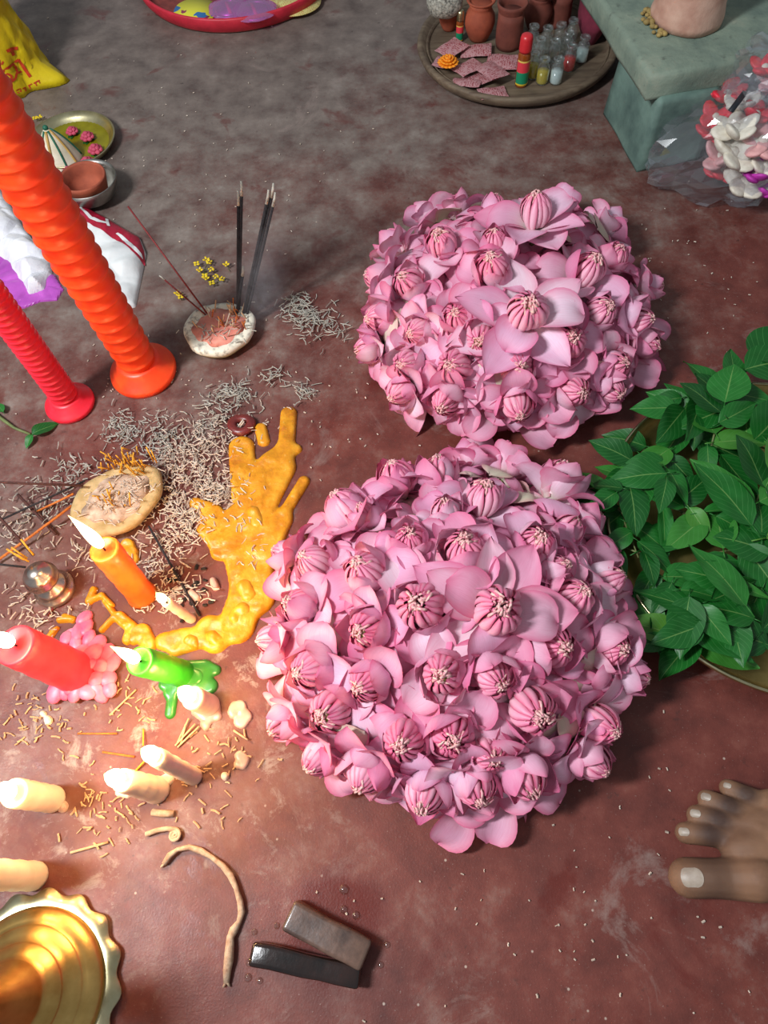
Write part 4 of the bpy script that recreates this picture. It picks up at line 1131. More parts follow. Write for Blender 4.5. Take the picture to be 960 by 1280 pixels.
m = MB(); m.tube(path, [.0022]*4+[.0016]*(len(path)-4), 7)
tag(m.build('coiled_strip', MAT['root']), 'small pale strip with one end rolled into a coil, above the root', 'strip')
m = MB(); m.tube([P(190, 1015, .003), P(203, 1017, .003), P(217, 1017, .003)], [.003, .0033, .003], 8)
tag(m.build('wood_peg', MAT['root']), 'short pale peg lying above the coiled strip', 'peg')

MAT['wet_dark'] = pm('wet_dark_wood', (38, 22, 18), (14, 10, 10), 50, .2, bump=.3, bscale=40, bdist=.002, coat=.5)
MAT['wet_grey'] = pm('wet_grey_brown_wood', (104, 80, 68), (50, 36, 32), 45, .36, bump=.3, bscale=40, bdist=.002, coat=.25)
def block(label, a, b, w, h, mat, z=.0, rl=0):
    a, b = P(*a), P(*b); d = (b-a); L = d.length; ang = math.atan2(d.y, d.x)
    bm = bmesh.new(); bmesh.ops.create_cube(bm, size=1)
    bmesh.ops.scale(bm, vec=(L, w, h), verts=bm.verts); bmesh.ops.bevel(bm, geom=bm.edges[:], offset=.0035, segments=3, affect='EDGES', profile=.6)
    bmesh.ops.subdivide_edges(bm, edges=[e for e in bm.edges if e.calc_length() > .02], cuts=5, use_grid_fill=True)
    for v in bm.verts:
        k = mnoise.noise_vector(v.co*38+Vector((L*90, 0, 0))); v.co += k*.0012; v.co.z -= .003*(v.co.x/L)**2
    me = bpy.data.meshes.new('wet_block'); bm.to_mesh(me); bm.free(); me.materials.append(mat)
    me.polygons.foreach_set('use_smooth', [True]*len(me.polygons))
    o = link_mesh('wet_block', me); o.matrix_world = Matrix.Translation((a+b)/2 + Vector((0, 0, h/2+z))) @ Matrix.Rotation(ang, 4, 'Z') @ Matrix.Rotation(rl, 4, 'X')
    tag(o, label, 'block', 'wet wooden blocks')
block('wet grey-brown wooden block, the upper of two near the bottom edge', (364, 1142), (459, 1193), .023, .018, MAT['wet_grey'], .001)
block('wet glossy black wooden block, the lower of two near the bottom edge', (317, 1190), (452, 1219), .017, .016, MAT['wet_dark'], .001)
# water beads round the blocks
MAT['water'] = film('water', (235, 225, 220), .02, .03)
for k, (x, y, r) in enumerate([(312, 1203, 5), (318, 1165, 4), (346, 1157, 4), (430, 1137, 5), (445, 1144, 5), (484, 1181, 4), (476, 1206, 4), (430, 1112, 6), (310, 1222, 5), (325, 1226, 4)]):
    p = P(x, y); r *= mpp(x, y); m = MB(); m.lathe([(r, 0), (r*.9, r*.35), (r*.55, r*.62), (.0001, r*.7)], 14)
    tag(m.build('water_bead', MAT['water'], None, False, loc=p), 'small bead of water on the floor round the wet blocks', 'water bead', 'water beads')

# twig with a leaf beside the crimson candle
root = thing('green_twig', 'withered green twig with one bright leaf beside the crimson candle', 'twig', P(35, 535))
m = MB(); m.tube([P(-15, 510, .004), P(0, 522, .004), P(18, 535, .004), P(38, 543, .004)], [.0024, .0022, .0018, .0016], 7); m.build('stalk', MAT['stem'], root)
for (x, y, an, s) in [(40, 543, 38, .8), (40, 543, 255, .45), (4, 515, 130, .5)]:
    link_mesh('leaf', LV['s'][0], root, Matrix.Translation(P(x, y, .006)-Vector(root.location)) @ Matrix.Rotation(math.radians(an), 4, 'Z') @ Matrix.Scale(s, 4))
# dark red disc with a hole on the wax
p = P(302, 532, .003); root = thing('red_disc', 'dark red wax disc with a pierced centre at the end of the yellow wax', 'disc', (p.x, p.y, .0005))
MAT['darkred'] = wax('dark_red_wax', (122, 46, 42), (96, 34, 32), .35)
m = MB(); m.lathe([(.0048, 0), (.0150, 0), (.0160, .004), (.0145, .0075), (.0080, .0082), (.0055, .0060), (.0048, 0)], 30, Matrix.Diagonal((1.05, .9, 1, 1)), lambda a, i, r, z: 1+.05*math.sin(a*3)); m.build('ring', MAT['darkred'], root, world=False)
m = MB(); m.tube([(-.003, -.003, .005), (.0035, .003, .0105)], .0011, 6); m.tube([(-.001, -.004, .005), (.0045, .001, .0095)], .0009, 6); m.build('sliver', MAT['ash'], root, world=False)

# tiny yellow mustard flowers
MAT['mustard'] = pm('yellow_floret', (232, 208, 30), (206, 170, 18), 300, .6)
def floret_sprig(label, pts):
    root = thing('mustard_flower', label, 'flower', P(*pts[0]), 'tiny yellow flowers by the pink slice')
    base = P(*pts[0])
    for k, (x, y) in enumerate(pts):
        p = P(x, y, .006); m = MB()
        for q in range(4):
            a = q*math.pi/2+k; m.ball(p+Vector((math.cos(a)*.0028, math.sin(a)*.0028, .001)), 1, 8, 5, (.0024, .0017, .0009), Matrix.Rotation(a + k*.7, 4, 'Z') @ Matrix.Rotation(.5*(k % 3-1), 4, 'Y'))
        m.build('floret', MAT['mustard'], root)
        m = MB(); m.tube([p-Vector((0, 0, .001)), (p+base)/2+Vector((.002, -.003, -.003)), P(pts[0][0]+4, pts[0][1]+8, .002)], .0004, 5); m.build('flower_stalk', MAT['stem'], root)
floret_sprig('larger cluster of tiny yellow flowers above the pink slice', [(250, 338), (246, 330), (262, 328), (264, 337), (256, 345), (258, 325)])
floret_sprig('lower cluster of tiny yellow flowers just above the pink slice', [(258, 348), (265, 354), (278, 349), (270, 346)])
floret_sprig('pair of tiny yellow flowers by the red sticks', [(222, 367), (226, 371)])
floret_sprig('single tiny yellow flower near the upright incense sticks', [(283, 331)])
floret_sprig('tiny yellow flower behind the plate with the cone', [(50, 147), (44, 148)])

# ------------------------------------------------------------------ teal cement pedestal with a pillar
MAT['teal'] = pm('teal_painted_cement', (112, 138, 126), (70, 92, 86), 18, .7, bump=.5, bscale=60, bdist=.002)
def teal_top():
    t = NT('worn_teal_top'); n = t.noise(14, 6, .65); n2 = t.noise(70, 4, .6)
    c = t.ramp(n, [(.3, lin((92, 108, 98))), (.55, lin((122, 136, 120))), (.75, lin((148, 150, 132)))])
    c = t.mix(t.ramp(n2, [(.6, 0), (.72, .6)]), c, lin((74, 80, 72))); t.base(c); t.set(rough=.75); t.bump(t.math('ADD', n, n2), .5, .003); return t.m
MAT['teal_top'] = teal_top()
ux = Vector((.977, .212, 0)).normalized(); uy = Vector((-ux.y, ux.x, 0))
C0 = P(810, 113, .11)
ped = thing('pedestal', 'teal painted cement pedestal with overhanging slab at the upper right', 'pedestal', P(830, 190))
def slab_prism(name, corner, w, d, z0, z1, mat, inset=0.0, flare=0.0, n=10, bev=.006, seed=1):
    m = MB(); vs_ = []; fs = []
    loop = []
    for (a, b) in ((0, 0), (w, 0), (w, d), (0, d)): loop.append((a, b))
    ring = []
    for i in range(4):
        a, b = Vector(loop[i]+(0,)), Vector(loop[(i+1) % 4]+(0,))
        for k in range(n): ring.append(a.lerp(b, k/n))
    cx, cy = w/2, d/2; N = len(ring)
    lev = [(z0, -flare), (z0+.004, -flare), ((z0+z1)/2, -flare*.3), (z1-bev, 0), (z1-bev*.3, bev*.35), (z1, bev)]
    for z, ins in lev:
        for q in ring:
            x = q.x + (ins if q.x < cx else -ins)*(1 if q.x in (0, w) else 0); y = q.y + (ins if q.y < cy else -ins)*(1 if q.y in (0, d) else 0)
            p = corner + ux*x + uy*y; k = mnoise.noise_vector(Vector((p.x*16, p.y*16, z*30+seed)))*.0035
            vs_.append((p.x+k.x, p.y+k.y, max(0, z+(k.z if z > z0+.01 else 0))))
    for l in range(len(lev)-1):
        for k in range(N): fs.append((l*N+k, l*N+(k+1) % N, (l+1)*N+(k+1) % N, (l+1)*N+k))
    fs.append(tuple((len(lev)-1)*N+k for k in range(N))); fs.append(tuple(range(N-1, -1, -1)))
    m.add(vs_, fs); return m.build(name, mat, ped)
LC = P(797, 216, 0); LC.z = 0
slab_prism('leg', LC + ux*.004 + uy*.006, .085, .13, 0, .098, MAT['teal'], flare=.004, seed=2)
slab_prism('slab', Vector((C0.x, C0.y, 0)), .62, .50, .096, .128, MAT['teal_top'], seed=5)
slab_prism('leg', Vector((C0.x, C0.y, 0))+ux*.50+uy*.02, .085, .13, 0, .098, MAT['teal'], flare=.004, seed=3)
pc = P(858, 22, .128)
MAT['peach'] = pm('flaking_peach_plaster', (208, 172, 152), (168, 122, 104), 22, .8, bump=.5, bscale=50, bdist=.003)
m = MB(); m.lathe([(.001, 0), (.047, 0), (.0475, .008), (.044, .02), (.0415, .05), (.039, .12), (.037, .30), (.036, .42), (.001, .42)], 40, None, lambda a, i, r, z: 1+.02*math.sin(a*3+z*20)+.012*math.sin(a*7+z*55))
tag(m.build('pillar', MAT['peach'], None, False, loc=(pc.x, pc.y, .1285)), 'flaking peach plaster round pillar standing on the teal pedestal', 'pillar')
MAT['mustard_stain'] = pm('mustard_paste', (172, 146, 86), (122, 104, 60), 90, .8, bump=.4)
m = MB()
rnd = random.Random(8)
for k in range(26):
    a = rnd.uniform(2.6, 3.9); r = .047+rnd.uniform(0, .012); m.ball((pc.x+r*math.cos(a), pc.y+r*math.sin(a)-.004, .130), rnd.uniform(.0025, .005), 8, 5, (1, 1, .7))
tag(m.build('dried_paste', MAT['mustard_stain']), 'mustard crumbs of dried paste at the foot of the peach pillar', 'paste', kind='stuff')

# ------------------------------------------------------------------ wooden tray with pots, packets, bottles
tc = Vector((.185, 1.180, 0)); TR = .158
tray = thing('wooden_tray', 'round worn wooden tray carrying pots, packets and vials', 'tray', tc)
m = MB(); m.lathe([(.001, .002), (TR*.90, .002), (TR*.97, .008), (TR, .018), (TR*.99, .022), (TR*.95, .022), (TR*.90, .012), (TR*.86, .010), (.001, .010)], 72, None, lambda a, i, r, z: 1+.012*math.sin(a*2+.5)); m.build('dish', MAT['wood'], tray, world=False)
m = MB(); m.lathe([(TR*.90, .0125), (TR*.915, .0155), (TR*.90, .0160), (TR*.885, .0125)], 72); m.build('inner_ring', MAT['wood'], tray, world=False)
ZT = .0102
def pot(label, px, py, s, mat, kind=0):
    p = P(px, py, ZT); root = thing('clay_pot', label, 'clay pot', p, 'clay pots on the wooden tray')
    if kind == 0: pr = [(.001, 0), (.013, 0), (.0155, .004), (.020, .014), (.0225, .024), (.0215, .033), (.0165, .041), (.0155, .044), (.0185, .050), (.021, .0525), (.0205, .054), (.0175, .0535), (.0145, .046), (.017, .034), (.018, .022), (.001, .008)]
    else: pr = [(.001, 0), (.017, 0), (.0185, .006), (.0190, .020), (.0180, .036), (.0180, .046), (.0205, .053), (.0210, .057), (.0185, .057), (.0160, .048), (.0160, .020), (.001, .010)]
    i0 = 9 if kind == 0 else 6
    m = MB(); m.lathe([(r*s, z*s) for r, z in pr[:i0]]+[(.001, pr[i0-1][1]*s*.9)], 32); m.build('belly', mat, root, world=False)
    m = MB(); m.lathe([(r*s, z*s) for r, z in pr[i0-1:]], 32); m.build('mouth', mat, root, world=False)
pot('round-bellied clay pot, second from left on the wooden tray', 598, 48, 1.08, MAT['terracotta'])
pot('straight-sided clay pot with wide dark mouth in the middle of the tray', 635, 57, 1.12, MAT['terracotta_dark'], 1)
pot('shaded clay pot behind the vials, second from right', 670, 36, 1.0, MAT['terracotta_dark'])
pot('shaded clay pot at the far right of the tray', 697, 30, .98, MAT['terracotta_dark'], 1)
pot('short clay pot under the mottled ball at the tray left', 561, 36, .75, MAT['terracotta'])
MAT['mottled'] = pm('mottled_white_fibre', (190, 186, 172), (70, 66, 60), 220, .9, bump=.8, bscale=200, bdist=.003)
p = P(556, 12, .05); m = MB(); m.ball((p.x, p.y, .060), .026, 24, 16, (1.1, 1, .75)); m.v = [tuple(Vector(v)+mnoise.noise_vector(Vector(v)*90)*.003) for v in m.v]
tag(m.build('fibre_ball', MAT['mottled']), 'mottled grey and white fibre ball resting on the short clay pot', 'ball')

def print_mat(name, paper, ink, sc=90):
    t = NT(name); w = t.n('ShaderNodeTexWave'); w.inputs['Scale'].default_value = sc; w.inputs['Distortion'].default_value = 9; w.inputs['Detail'].default_value = 3; w.inputs['Detail Scale'].default_value = 3
    t.l(t.coords(), w.inputs['Vector']); n = t.noise(130, 3, .6)
    f = t.math('MULTIPLY', t.ramp(w.outputs['Fac'], [(.45, 0), (.6, 1)]), t.ramp(n, [(.4, 0), (.5, 1)]))
    t.base(t.mix(t.math('MULTIPLY', f, .8), lin(paper), lin(ink))); t.set(rough=.35); t.bump(t.noise(70, 3, .6), .4, .002); return t.m
MAT['packet'] = print_mat('red_print_packet', (190, 142, 144), (140, 44, 54))
def packet(label, px, py, w, h, ang, z, mat=None):
    w *= 1.2; h *= 1.2; p = P(px, py, z); m = MB(); N = 6; vs_ = []; fs = []
    for side in (1, -1):
        for j in range(N+1):
            for i in range(N+1):
                u, v = -1+2*i/N, -1+2*j/N; zz = side*.0022*max(0, (1-abs(u)**3)*(1-abs(v)**3)) + .0006*math.sin(u*5+v*3+px)
                vs_.append((u*w/2, v*h/2, zz))
    o = (N+1)**2
    for j in range(N):
        for i in range(N):
            a = j*(N+1)+i; fs.append((a, a+1, a+N+2, a+N+1)); fs.append((o+a+N+1, o+a+N+2, o+a+1, o+a))
    m.add(vs_, fs); ob = m.build('packet', mat or MAT['packet'], None, False); ob.location = p
    ob.rotation_euler = (random.uniform(-.12, .12), random.uniform(-.12, .12), math.radians(ang)); tag(ob, label, 'packet', 'red-printed packets on the wooden tray')
for a in [('packet standing tilted behind the marigold', 565, 60, .036, .030, 40, .019), ('packet lying below the round-bellied pot', 595, 63, .040, .026, -5, .016),
          ('packet between straight-sided pot and red-capped bottle', 628, 77, .040, .032, -12, .017), ('packet right of the marigold', 585, 84, .038, .028, 35, .020),
          ('topmost packet with red print, lying in the middle of the pile', 614, 88, .038, .032, -55, .026), ('packet at the lower left of the pile', 583, 103, .038, .022, -18, .017),
          ('frontmost packet of the pile, nearest the tray lip', 616, 116, .036, .024, 12, .016), ('packet mostly buried under the pile', 600, 98, .040, .028, 20, .0155),
          ('packet peeking out left of the pile', 556, 78, .030, .028, 70, .0145)]: packet(*a)
# marigold
MAT['marigold'] = pm('marigold_petal', (246, 160, 22), (222, 118, 10), 200, .6)
p = P(560, 79, .026); root = thing('marigold', 'orange marigold head lying on the packets', 'marigold', p)
m = MB(); m.lathe([(.0004, -.008), (.004, -.006), (.006, -.002), (.0004, 0)], 12); m.build('calyx', MAT['stem'], root, world=False)
for ring, (n, r, z, tl) in enumerate([(14, .0165, .001, .25), (13, .0125, .0035, .6), (10, .008, .0055, .95), (5, .0035, .0065, 1.25)]):
    m = MB()
    for k in range(n):
        a = 2*math.pi*(k+.5*ring)/n
        m.ball((r*.72*math.cos(a), r*.72*math.sin(a), z), 1, 7, 5, (.0052, .0042, .0017), Matrix.Rotation(a, 4, 'Z') @ Matrix.Rotation(-tl, 4, 'Y'))
    m.build('petal_ring', MAT['marigold'], root, world=False)
# red-capped bottle and small bottle
MAT['amber'] = pm('amber_oil', (150, 76, 22), (118, 54, 14), 40, .12, coat=.6)
MAT['redcap'] = pm('red_plastic', (206, 44, 50), (188, 34, 42), 60, .35)
def label_mat():
    t = NT('green_red_label'); z = t.sep(t.coords('Generated'))[2]
    c = t.ramp(z, [(0, lin((214, 180, 50))), (.06, lin((24, 132, 92))), (.52, lin((214, 58, 70))), (.93, lin((222, 190, 90)))], 'CONSTANT'); t.base(c); t.set(rough=.4); return t.m
MAT['btl_label'] = label_mat()
def bottle(label, px, py, s, cap, z=ZT):
    p = P(px, py, z); root = thing('bottle', label, 'bottle', p)
    m = MB(); m.lathe([(.0005, 0), (.0088*s, 0), (.0095*s, .002*s), (.0095*s, .046*s), (.0080*s, .050*s), (.0065*s, .052*s), (.0005, .052*s)], 28); bb = m.build('body', MAT['amber'], root, world=False)
    m = MB(); vs_ = []; fs = []
    for j in range(2):
        for i in range(13):
            a = math.radians(-160+140*i/12); vs_.append((.0098*s*math.cos(a), .0098*s*math.sin(a), (.004+.036*j)*s))
    for i in range(12): fs.append((i, i+1, 14+i, 13+i))
    m.add(vs_, fs); m.build('paper_label', MAT['btl_label'], bb, world=False)
    m = MB(); m.lathe([(.0005, .050*s), (.0092*s, .050*s), (.0094*s, .053*s), (.0092*s, .068*s), (.0080*s, .072*s), (.005*s, .0735*s), (.0005, .074*s)], 28); m.build('cap', cap, root, world=False)
bottle('amber oil bottle with red cap and red-green label', 651, 106, 1.0, MAT['redcap'])
bottle('tiny bottle with golden cap beside the round-bellied pot', 574, 51, .62, MAT['brass_pale'])
# vials
MAT['glass'] = film('vial_glass', (240, 246, 245), .04, .05)
MAT['liq_y'] = pm('yellow_liquid', (196, 172, 30), (166, 140, 20), 60, .1); MAT['liq_r'] = pm('red_liquid', (196, 40, 36), (160, 26, 26), 60, .1); MAT['liq_w'] = pm('milky_liquid', (206, 214, 212), (180, 190, 190), 60, .1)
for lab, px, py, liq in [('vial of clear liquid at the front of the vial group', 694, 103, 'liq_w'), ('vial of yellow oil right of the red-capped bottle, front one', 677, 103, 'liq_y'), ('vial of yellow oil half hidden by the red-capped bottle', 665, 96, 'liq_y'),
                         ('vial of red liquid', 710, 87, 'liq_r'), ('vial of clear liquid at the right end of the vial group', 726, 76, 'liq_w'), ('empty vial behind the yellow oil', 672, 78, None), ('empty vial behind the clear front one', 690, 80, None),
                         ('empty vial between red liquid and rear vials', 707, 70, None), ('empty vial in the back row, middle', 681, 64, None), ('empty vial in the back row, second from right', 697, 60, None), ('empty vial in the back row, leftmost', 664, 62, None), ('empty vial in the back row, rightmost', 712, 55, None)]:
    p = P(px, py, ZT); root = thing('glass_vial', lab, 'vial', p, 'glass vials on the wooden tray')
    m = MB(); m.lathe([(.0005, .0005), (.0088, .0005), (.0095, .0025), (.0095, .024), (.0075, .028), (.0058, .030), (.0058, .0325)], 20); m.build('glass_body', MAT['glass'], root, world=False)
    m = MB(); m.lathe([(.0045, .0325), (.0078, .0325), (.0082, .0345), (.0078, .0365), (.0048, .0365), (.0045, .0325)], 20); m.build('neck_ring', MAT['glass'], root, world=False)
    if liq: m = MB(); m.lathe([(.0005, .0015), (.0085, .0015), (.0088, .003), (.0088, .018), (.0005, .0182)], 18); m.build('liquid', MAT[liq], root, world=False)
# dark cloth behind the tray
MAT['maroon'] = pm('maroon_cloth', (128, 40, 62), (92, 26, 44), 40, .9, bump=.5)
p = P(742, 8, .05); m = MB(); m.ball((p.x, p.y, .055), 1, 20, 14, (.022, .05, .055)); m.v = [tuple(Vector(v)+mnoise.noise_vector(Vector(v)*40)*.006) for v in m.v]
tag(m.build('cloth_bundle', MAT['maroon']), 'maroon cloth bundle between wooden tray and teal pedestal', 'cloth')

# ------------------------------------------------------------------ clear plastic bag of flowers
MAT['clear'] = film('clear_plastic_bag', (244, 246, 250), .035, .10)
def crumpled_bag(m, c, rad, seed, amp=.12, n=44, k=24, tail=None, freq=26):
    for j in range(k+1):
        for i in range(n):
            a = 2*math.pi*i/n; b = math.pi*j/k
            d = Vector((math.sin(b)*math.cos(a), math.sin(b)*math.sin(a), -math.cos(b)))
            q = Vector((d.x*rad[0], d.y*rad[1], d.z*rad[2]))
            dd, _ = mnoise.voronoi(q*freq + Vector((seed, 0, 0)))
            f = 1 + amp*(min(.7, dd[1]-dd[0])-.25)*1.6 + amp*.6*mnoise.noise(q*14+Vector((0, seed, 0)))
            q = q*f
            if tail:
                tdir, tl, tp = tail; al = max(0, d.dot(tdir)); q += tdir*tl*al**tp
            p = Vector(c)+q; p.z = max(.0015, p.z); m.v.append(tuple(p)); m.uv.append((i/n, j/k))
    for j in range(k):
        for i in range(n): m.f.append((j*n+i, j*n+(i+1) % n, (j+1)*n+(i+1) % n, (j+1)*n+i))
bc = P(938, 172, .055)
root = thing('plastic_bag', 'clear crumpled plastic bag stuffed with red and white flowers', 'plastic bag', (bc.x, bc.y, 0))
m = MB(); crumpled_bag(m, (bc.x, bc.y, .058), (.088, .085, .070), 3.0, .30, tail=(Vector((-.93, -.15, -.30)).normalized(), .055, 5)); m.build('bag_body', MAT['clear'], root, smooth=False)
b2 = P(962, 92, .125); m = MB(); crumpled_bag(m, (b2.x, b2.y, .125), (.052, .05, .034), 9.0, .35, 32, 18); m.build('bag_neck', MAT['clear'], root, smooth=False)
MAT['cl_red'] = pm('red_cloth_petal', (226, 40, 62), (190, 24, 44), 120, .5, bump=.3); MAT['cl_white'] = pm('white_cloth_petal', (226, 220, 204), (200, 190, 172), 120, .6, bump=.3)
MAT['cl_mag'] = pm('magenta_petal', (198, 60, 176), (166, 40, 146), 120, .6, bump=.3); MAT['cl_pink'] = pm('pale_pink_petal', (232, 176, 172), (206, 140, 140), 120, .6, bump=.3)
def blob_flower(label, px, py, z, s, mat, n, seed, cm=None):
    s *= 1.35; rnd = random.Random(seed); p = P(px, py, z); root = thing('garland_flower', label, 'flower', p, 'flowers in the clear plastic bag')
    for k in range(n):
        a = 2*math.pi*k/n + rnd.uniform(-.3, .3); m = MB()
        m.ball((0, 0, 0), 1, 12, 8, (.56*s, .40*s, .16*s)); m.v = [(x+.42*s, y, z_+.35*x*x/s + .25*y*y/s) for x, y, z_ in m.v]
        ob = m.build('petal', mat, root, world=False)
        ob.rotation_euler = (rnd.uniform(-.5, .5), rnd.uniform(-.7, .1), a)
    m = MB(); m.ball((0, 0, .1*s), .24*s, 10, 7); m.build('centre', cm or MAT['cl_white'], root, world=False)
for i, a in enumerate([('red cloth flower at the top left inside the clear bag', 907, 122, .090, .022, 'cl_red', 5), ('red flower second from top at the left side of the clear bag', 893, 150, .075, .020, 'cl_red', 5), ('red flower half way down the left side of the clear bag', 890, 170, .055, .020, 'cl_red', 5),
    ('red flower behind the tape at right of the clear bag', 944, 146, .095, .018, 'cl_red', 5), ('white flower in the upper middle of the clear bag', 925, 135, .095, .020, 'cl_white', 5), ('white flower in the centre of the clear bag', 918, 165, .090, .024, 'cl_white', 6),
    ('white flower at the front middle of the clear bag', 915, 195, .070, .026, 'cl_white', 6), ('pale pink flower at the front left of the clear bag', 898, 200, .050, .022, 'cl_pink', 5), ('white flower at the bottom front of the clear bag', 930, 230, .035, .026, 'cl_white', 5),
    ('red flower low at the front left of the clear bag', 903, 218, .030, .020, 'cl_red', 5), ('pale pink flower at right of the clear bag', 952, 180, .085, .024, 'cl_pink', 5), ('magenta flower low in the clear bag', 942, 222, .055, .018, 'cl_mag', 5),
    ('magenta flower at the bottom right of the clear bag', 958, 242, .030, .018, 'cl_mag', 5), ('pale flower at the lower right of the clear bag', 955, 210, .060, .022, 'cl_white', 5), ('red flower in the upper bag neck', 955, 88, .128, .018, 'cl_red', 5), ('pale pink flower in the upper bag neck', 966, 104, .115, .020, 'cl_pink', 5)]):
    blob_flower(a[0], a[1], a[2], a[3], a[4], MAT[a[5]], a[6], 70+i)
MAT['black_tape'] = pm('black_tape', (30, 34, 42), (20, 22, 28), 60, .4)
a, b = P(913, 140, .118), P(932, 114, .120); m = MB(); d = (b-a); m.box(None, (d.length, .007, .001), M=Matrix.Translation((a+b)/2) @ Matrix.Rotation(math.atan2(d.y, d.x), 4, 'Z') @ Matrix.Rotation(.15, 4, 'X'))
tag(m.build('tape_strip', MAT['black_tape']), 'short black tape strip across the clear plastic bag', 'tape')

# ------------------------------------------------------------------ red tray of bangles at the top
rc = Vector((-.288, 1.437, 0)); RR = .182
root = thing('red_tray', 'round tray with bright red rim at the top edge', 'tray', rc)
MAT['red_rim'] = pm('red_paint', (206, 42, 62), (176, 30, 48), 50, .5, bump=.2); MAT['red_in'] = pm('tray_lining', (150, 70, 60), (112, 48, 44), 60, .8)
m = MB(); m.lathe([(RR*.93, .001), (RR*.97, .010), (RR*1.0, .026), (RR*.985, .029), (RR*.96, .026), (RR*.93, .010)], 80); m.build('rim', MAT['red_rim'], root, world=False)
m = MB(); m.lathe([(.001, .002), (RR*.94, .002), (RR*.94, .006), (.001, .006)], 64); m.build('bottom', MAT['red_in'], root, world=False)
def card_mat():
    t = NT('yellow_printed_card'); n = t.noise(26, 2, .5); n2 = t.noise(34, 2, .4, None, 1)
    c = t.mix(t.ramp(n, [(.58, 0), (.6, 1)], 'CONSTANT'), lin((222, 216, 60)), lin((52, 110, 168))); c = t.mix(t.ramp(n2, [(.62, 0), (.64, 1)], 'CONSTANT'), c, lin((140, 50, 80))); t.base(c); t.set(rough=.4); return t.m
MAT['card'] = card_mat(); MAT['paleyel'] = print_mat('pale_yellow_paper', (214, 206, 130), (190, 140, 80))
def round_card(label, px, py, z, r, mat, sx=1, name='paper_card'):
    p = P(px, py, z); m = MB(); m.lathe([(.0005, 0), (r, 0), (r, .0012), (.0005, .0014)], 40, Matrix.Diagonal((sx, 1, 1, 1))); ob = m.build(name, mat, None, False, loc=p); ob.rotation_euler = (.08, .05, .4); tag(ob, label, 'card'); return ob
round_card('round yellow card printed with blue and purple marks, in the red tray', 245, 14, .012, .034, MAT['card'], 1.1)
round_card('pale yellow printed paper at the right side of the red tray', 368, 4, .010, .036, MAT['paleyel'], 1.3)
MAT['mag_film'] = film('magenta_plastic', (232, 150, 224), .22, .12)
MAT['tinsel'] = brass_mat('silver_tinsel', (220, 220, 226), (150, 150, 160), .3)
MAT['hotpink'] = pm('hot_pink_print', (226, 60, 150), (200, 40, 130), 60, .5)
for i, (lab, px, py, r) in enumerate([('magenta plastic packet with silvery disc, left one in the red tray', 286, 12, .034), ('magenta plastic packet with silvery disc, right one in the red tray', 318, 14, .036), ('magenta plastic packet at the back of the red tray', 300, -14, .04)]):
    p = P(px, py, .022); root = thing('bangle_packet', lab, 'packet', p, 'magenta packets in the red tray')
    m = MB(); m.lathe([(.0005, -.002), (r*.62, -.002), (r*.62, .002), (.0005, .0025)], 30); m.build('silver_disc', MAT['tinsel'], root, world=False)
    m = MB(); m.box((0, 0, .003), (r*.16, r*1.1, .001), rz=.3); m.build('pink_band', MAT['hotpink'], root, world=False)
    m = MB(); m.tube([(r*.76*math.cos(a), r*.76*math.sin(a), 0) for a in np.linspace(0, 2*math.pi, 33)], r*.07, 8, cap=False); m.build('bangle', MAT['tinsel'], root, world=False)
    m = MB(); crumpled_bag(m, (0, 0, 0), (r*1.05, r*1.0, .011), i*3.0, .10, 36, 14, freq=40); m.v = [(x, y, max(-.012, z-.0)) for x, y, z in m.v]; m.build('wrapper', MAT['mag_film'], root, world=False, smooth=False)

# ------------------------------------------------------------------ plate with cone, bowl, bags at the upper left
pp = P(93, 184, .0); root = thing('brass_dish', 'small brass dish with olive oil sheen carrying the painted cone', 'dish', pp)
MAT['olive'] = pm('oily_olive_brass', (150, 142, 26), (112, 104, 14), 30, .3, metal=.3)
r = .066
m = MB(); m.lathe([(.001, .001), (r*.80, .001), (r*.93, .006), (r, .013), (r*1.01, .0145), (r*.99, .0150), (r*.90, .0085), (r*.80, .004)], 56); m.build('rim', MAT['brass_pale'], root, world=False)
m = MB(); m.lathe([(r*.88, .0070), (r*.80, .0042), (.001, .004)], 48); m.build('oily_bottom', MAT['olive'], root, world=False)
cp = P(77, 201, .004); root = thing('painted_cone', 'white moulded cone with green and gold painted stripes in the small brass dish', 'cone', cp)
MAT['rice'] = pm('white_rice_paste', (226, 218, 196), (200, 188, 160), 60, .7, bump=.3); MAT['greenp'] = pm('dark_green_paint', (24, 104, 78), (16, 80, 60), 80, .6); MAT['goldp'] = pm('gold_paint', (196, 158, 84), (168, 128, 60), 80, .5)
cone_r = lambda t: .031*(1-t)**.8*(1+.25*t) + .001
H_ = .052
m = MB(); m.lathe([(.0005, 0)]+[(cone_r(i/12), H_*i/12) for i in range(13)], 28); m.build('body', MAT['rice'], root, world=False)
for a0, mt, w in [(-2.25, 'greenp', .0024), (-1.62, 'goldp', .0032), (-1.0, 'greenp', .0024), (-.45, 'goldp', .0028), (.3, 'greenp', .0024)]:
    m = MB(); m.tube([((cone_r(t)+.0003)*math.cos(a0+.12*t), (cone_r(t)+.0003)*math.sin(a0+.12*t), H_*t) for t in np.linspace(.06, .95, 10)], w*.6, 6); m.build('stripe', MAT[mt], root, world=False)
m = MB(); m.ball((0, 0, H_), .004, 10, 7); m.build('tip', MAT['greenp'], root, world=False)
MAT['rose'] = pm('rose_pink_paste', (206, 84, 110), (170, 50, 78), 200, .7, bump=.6, bscale=300)
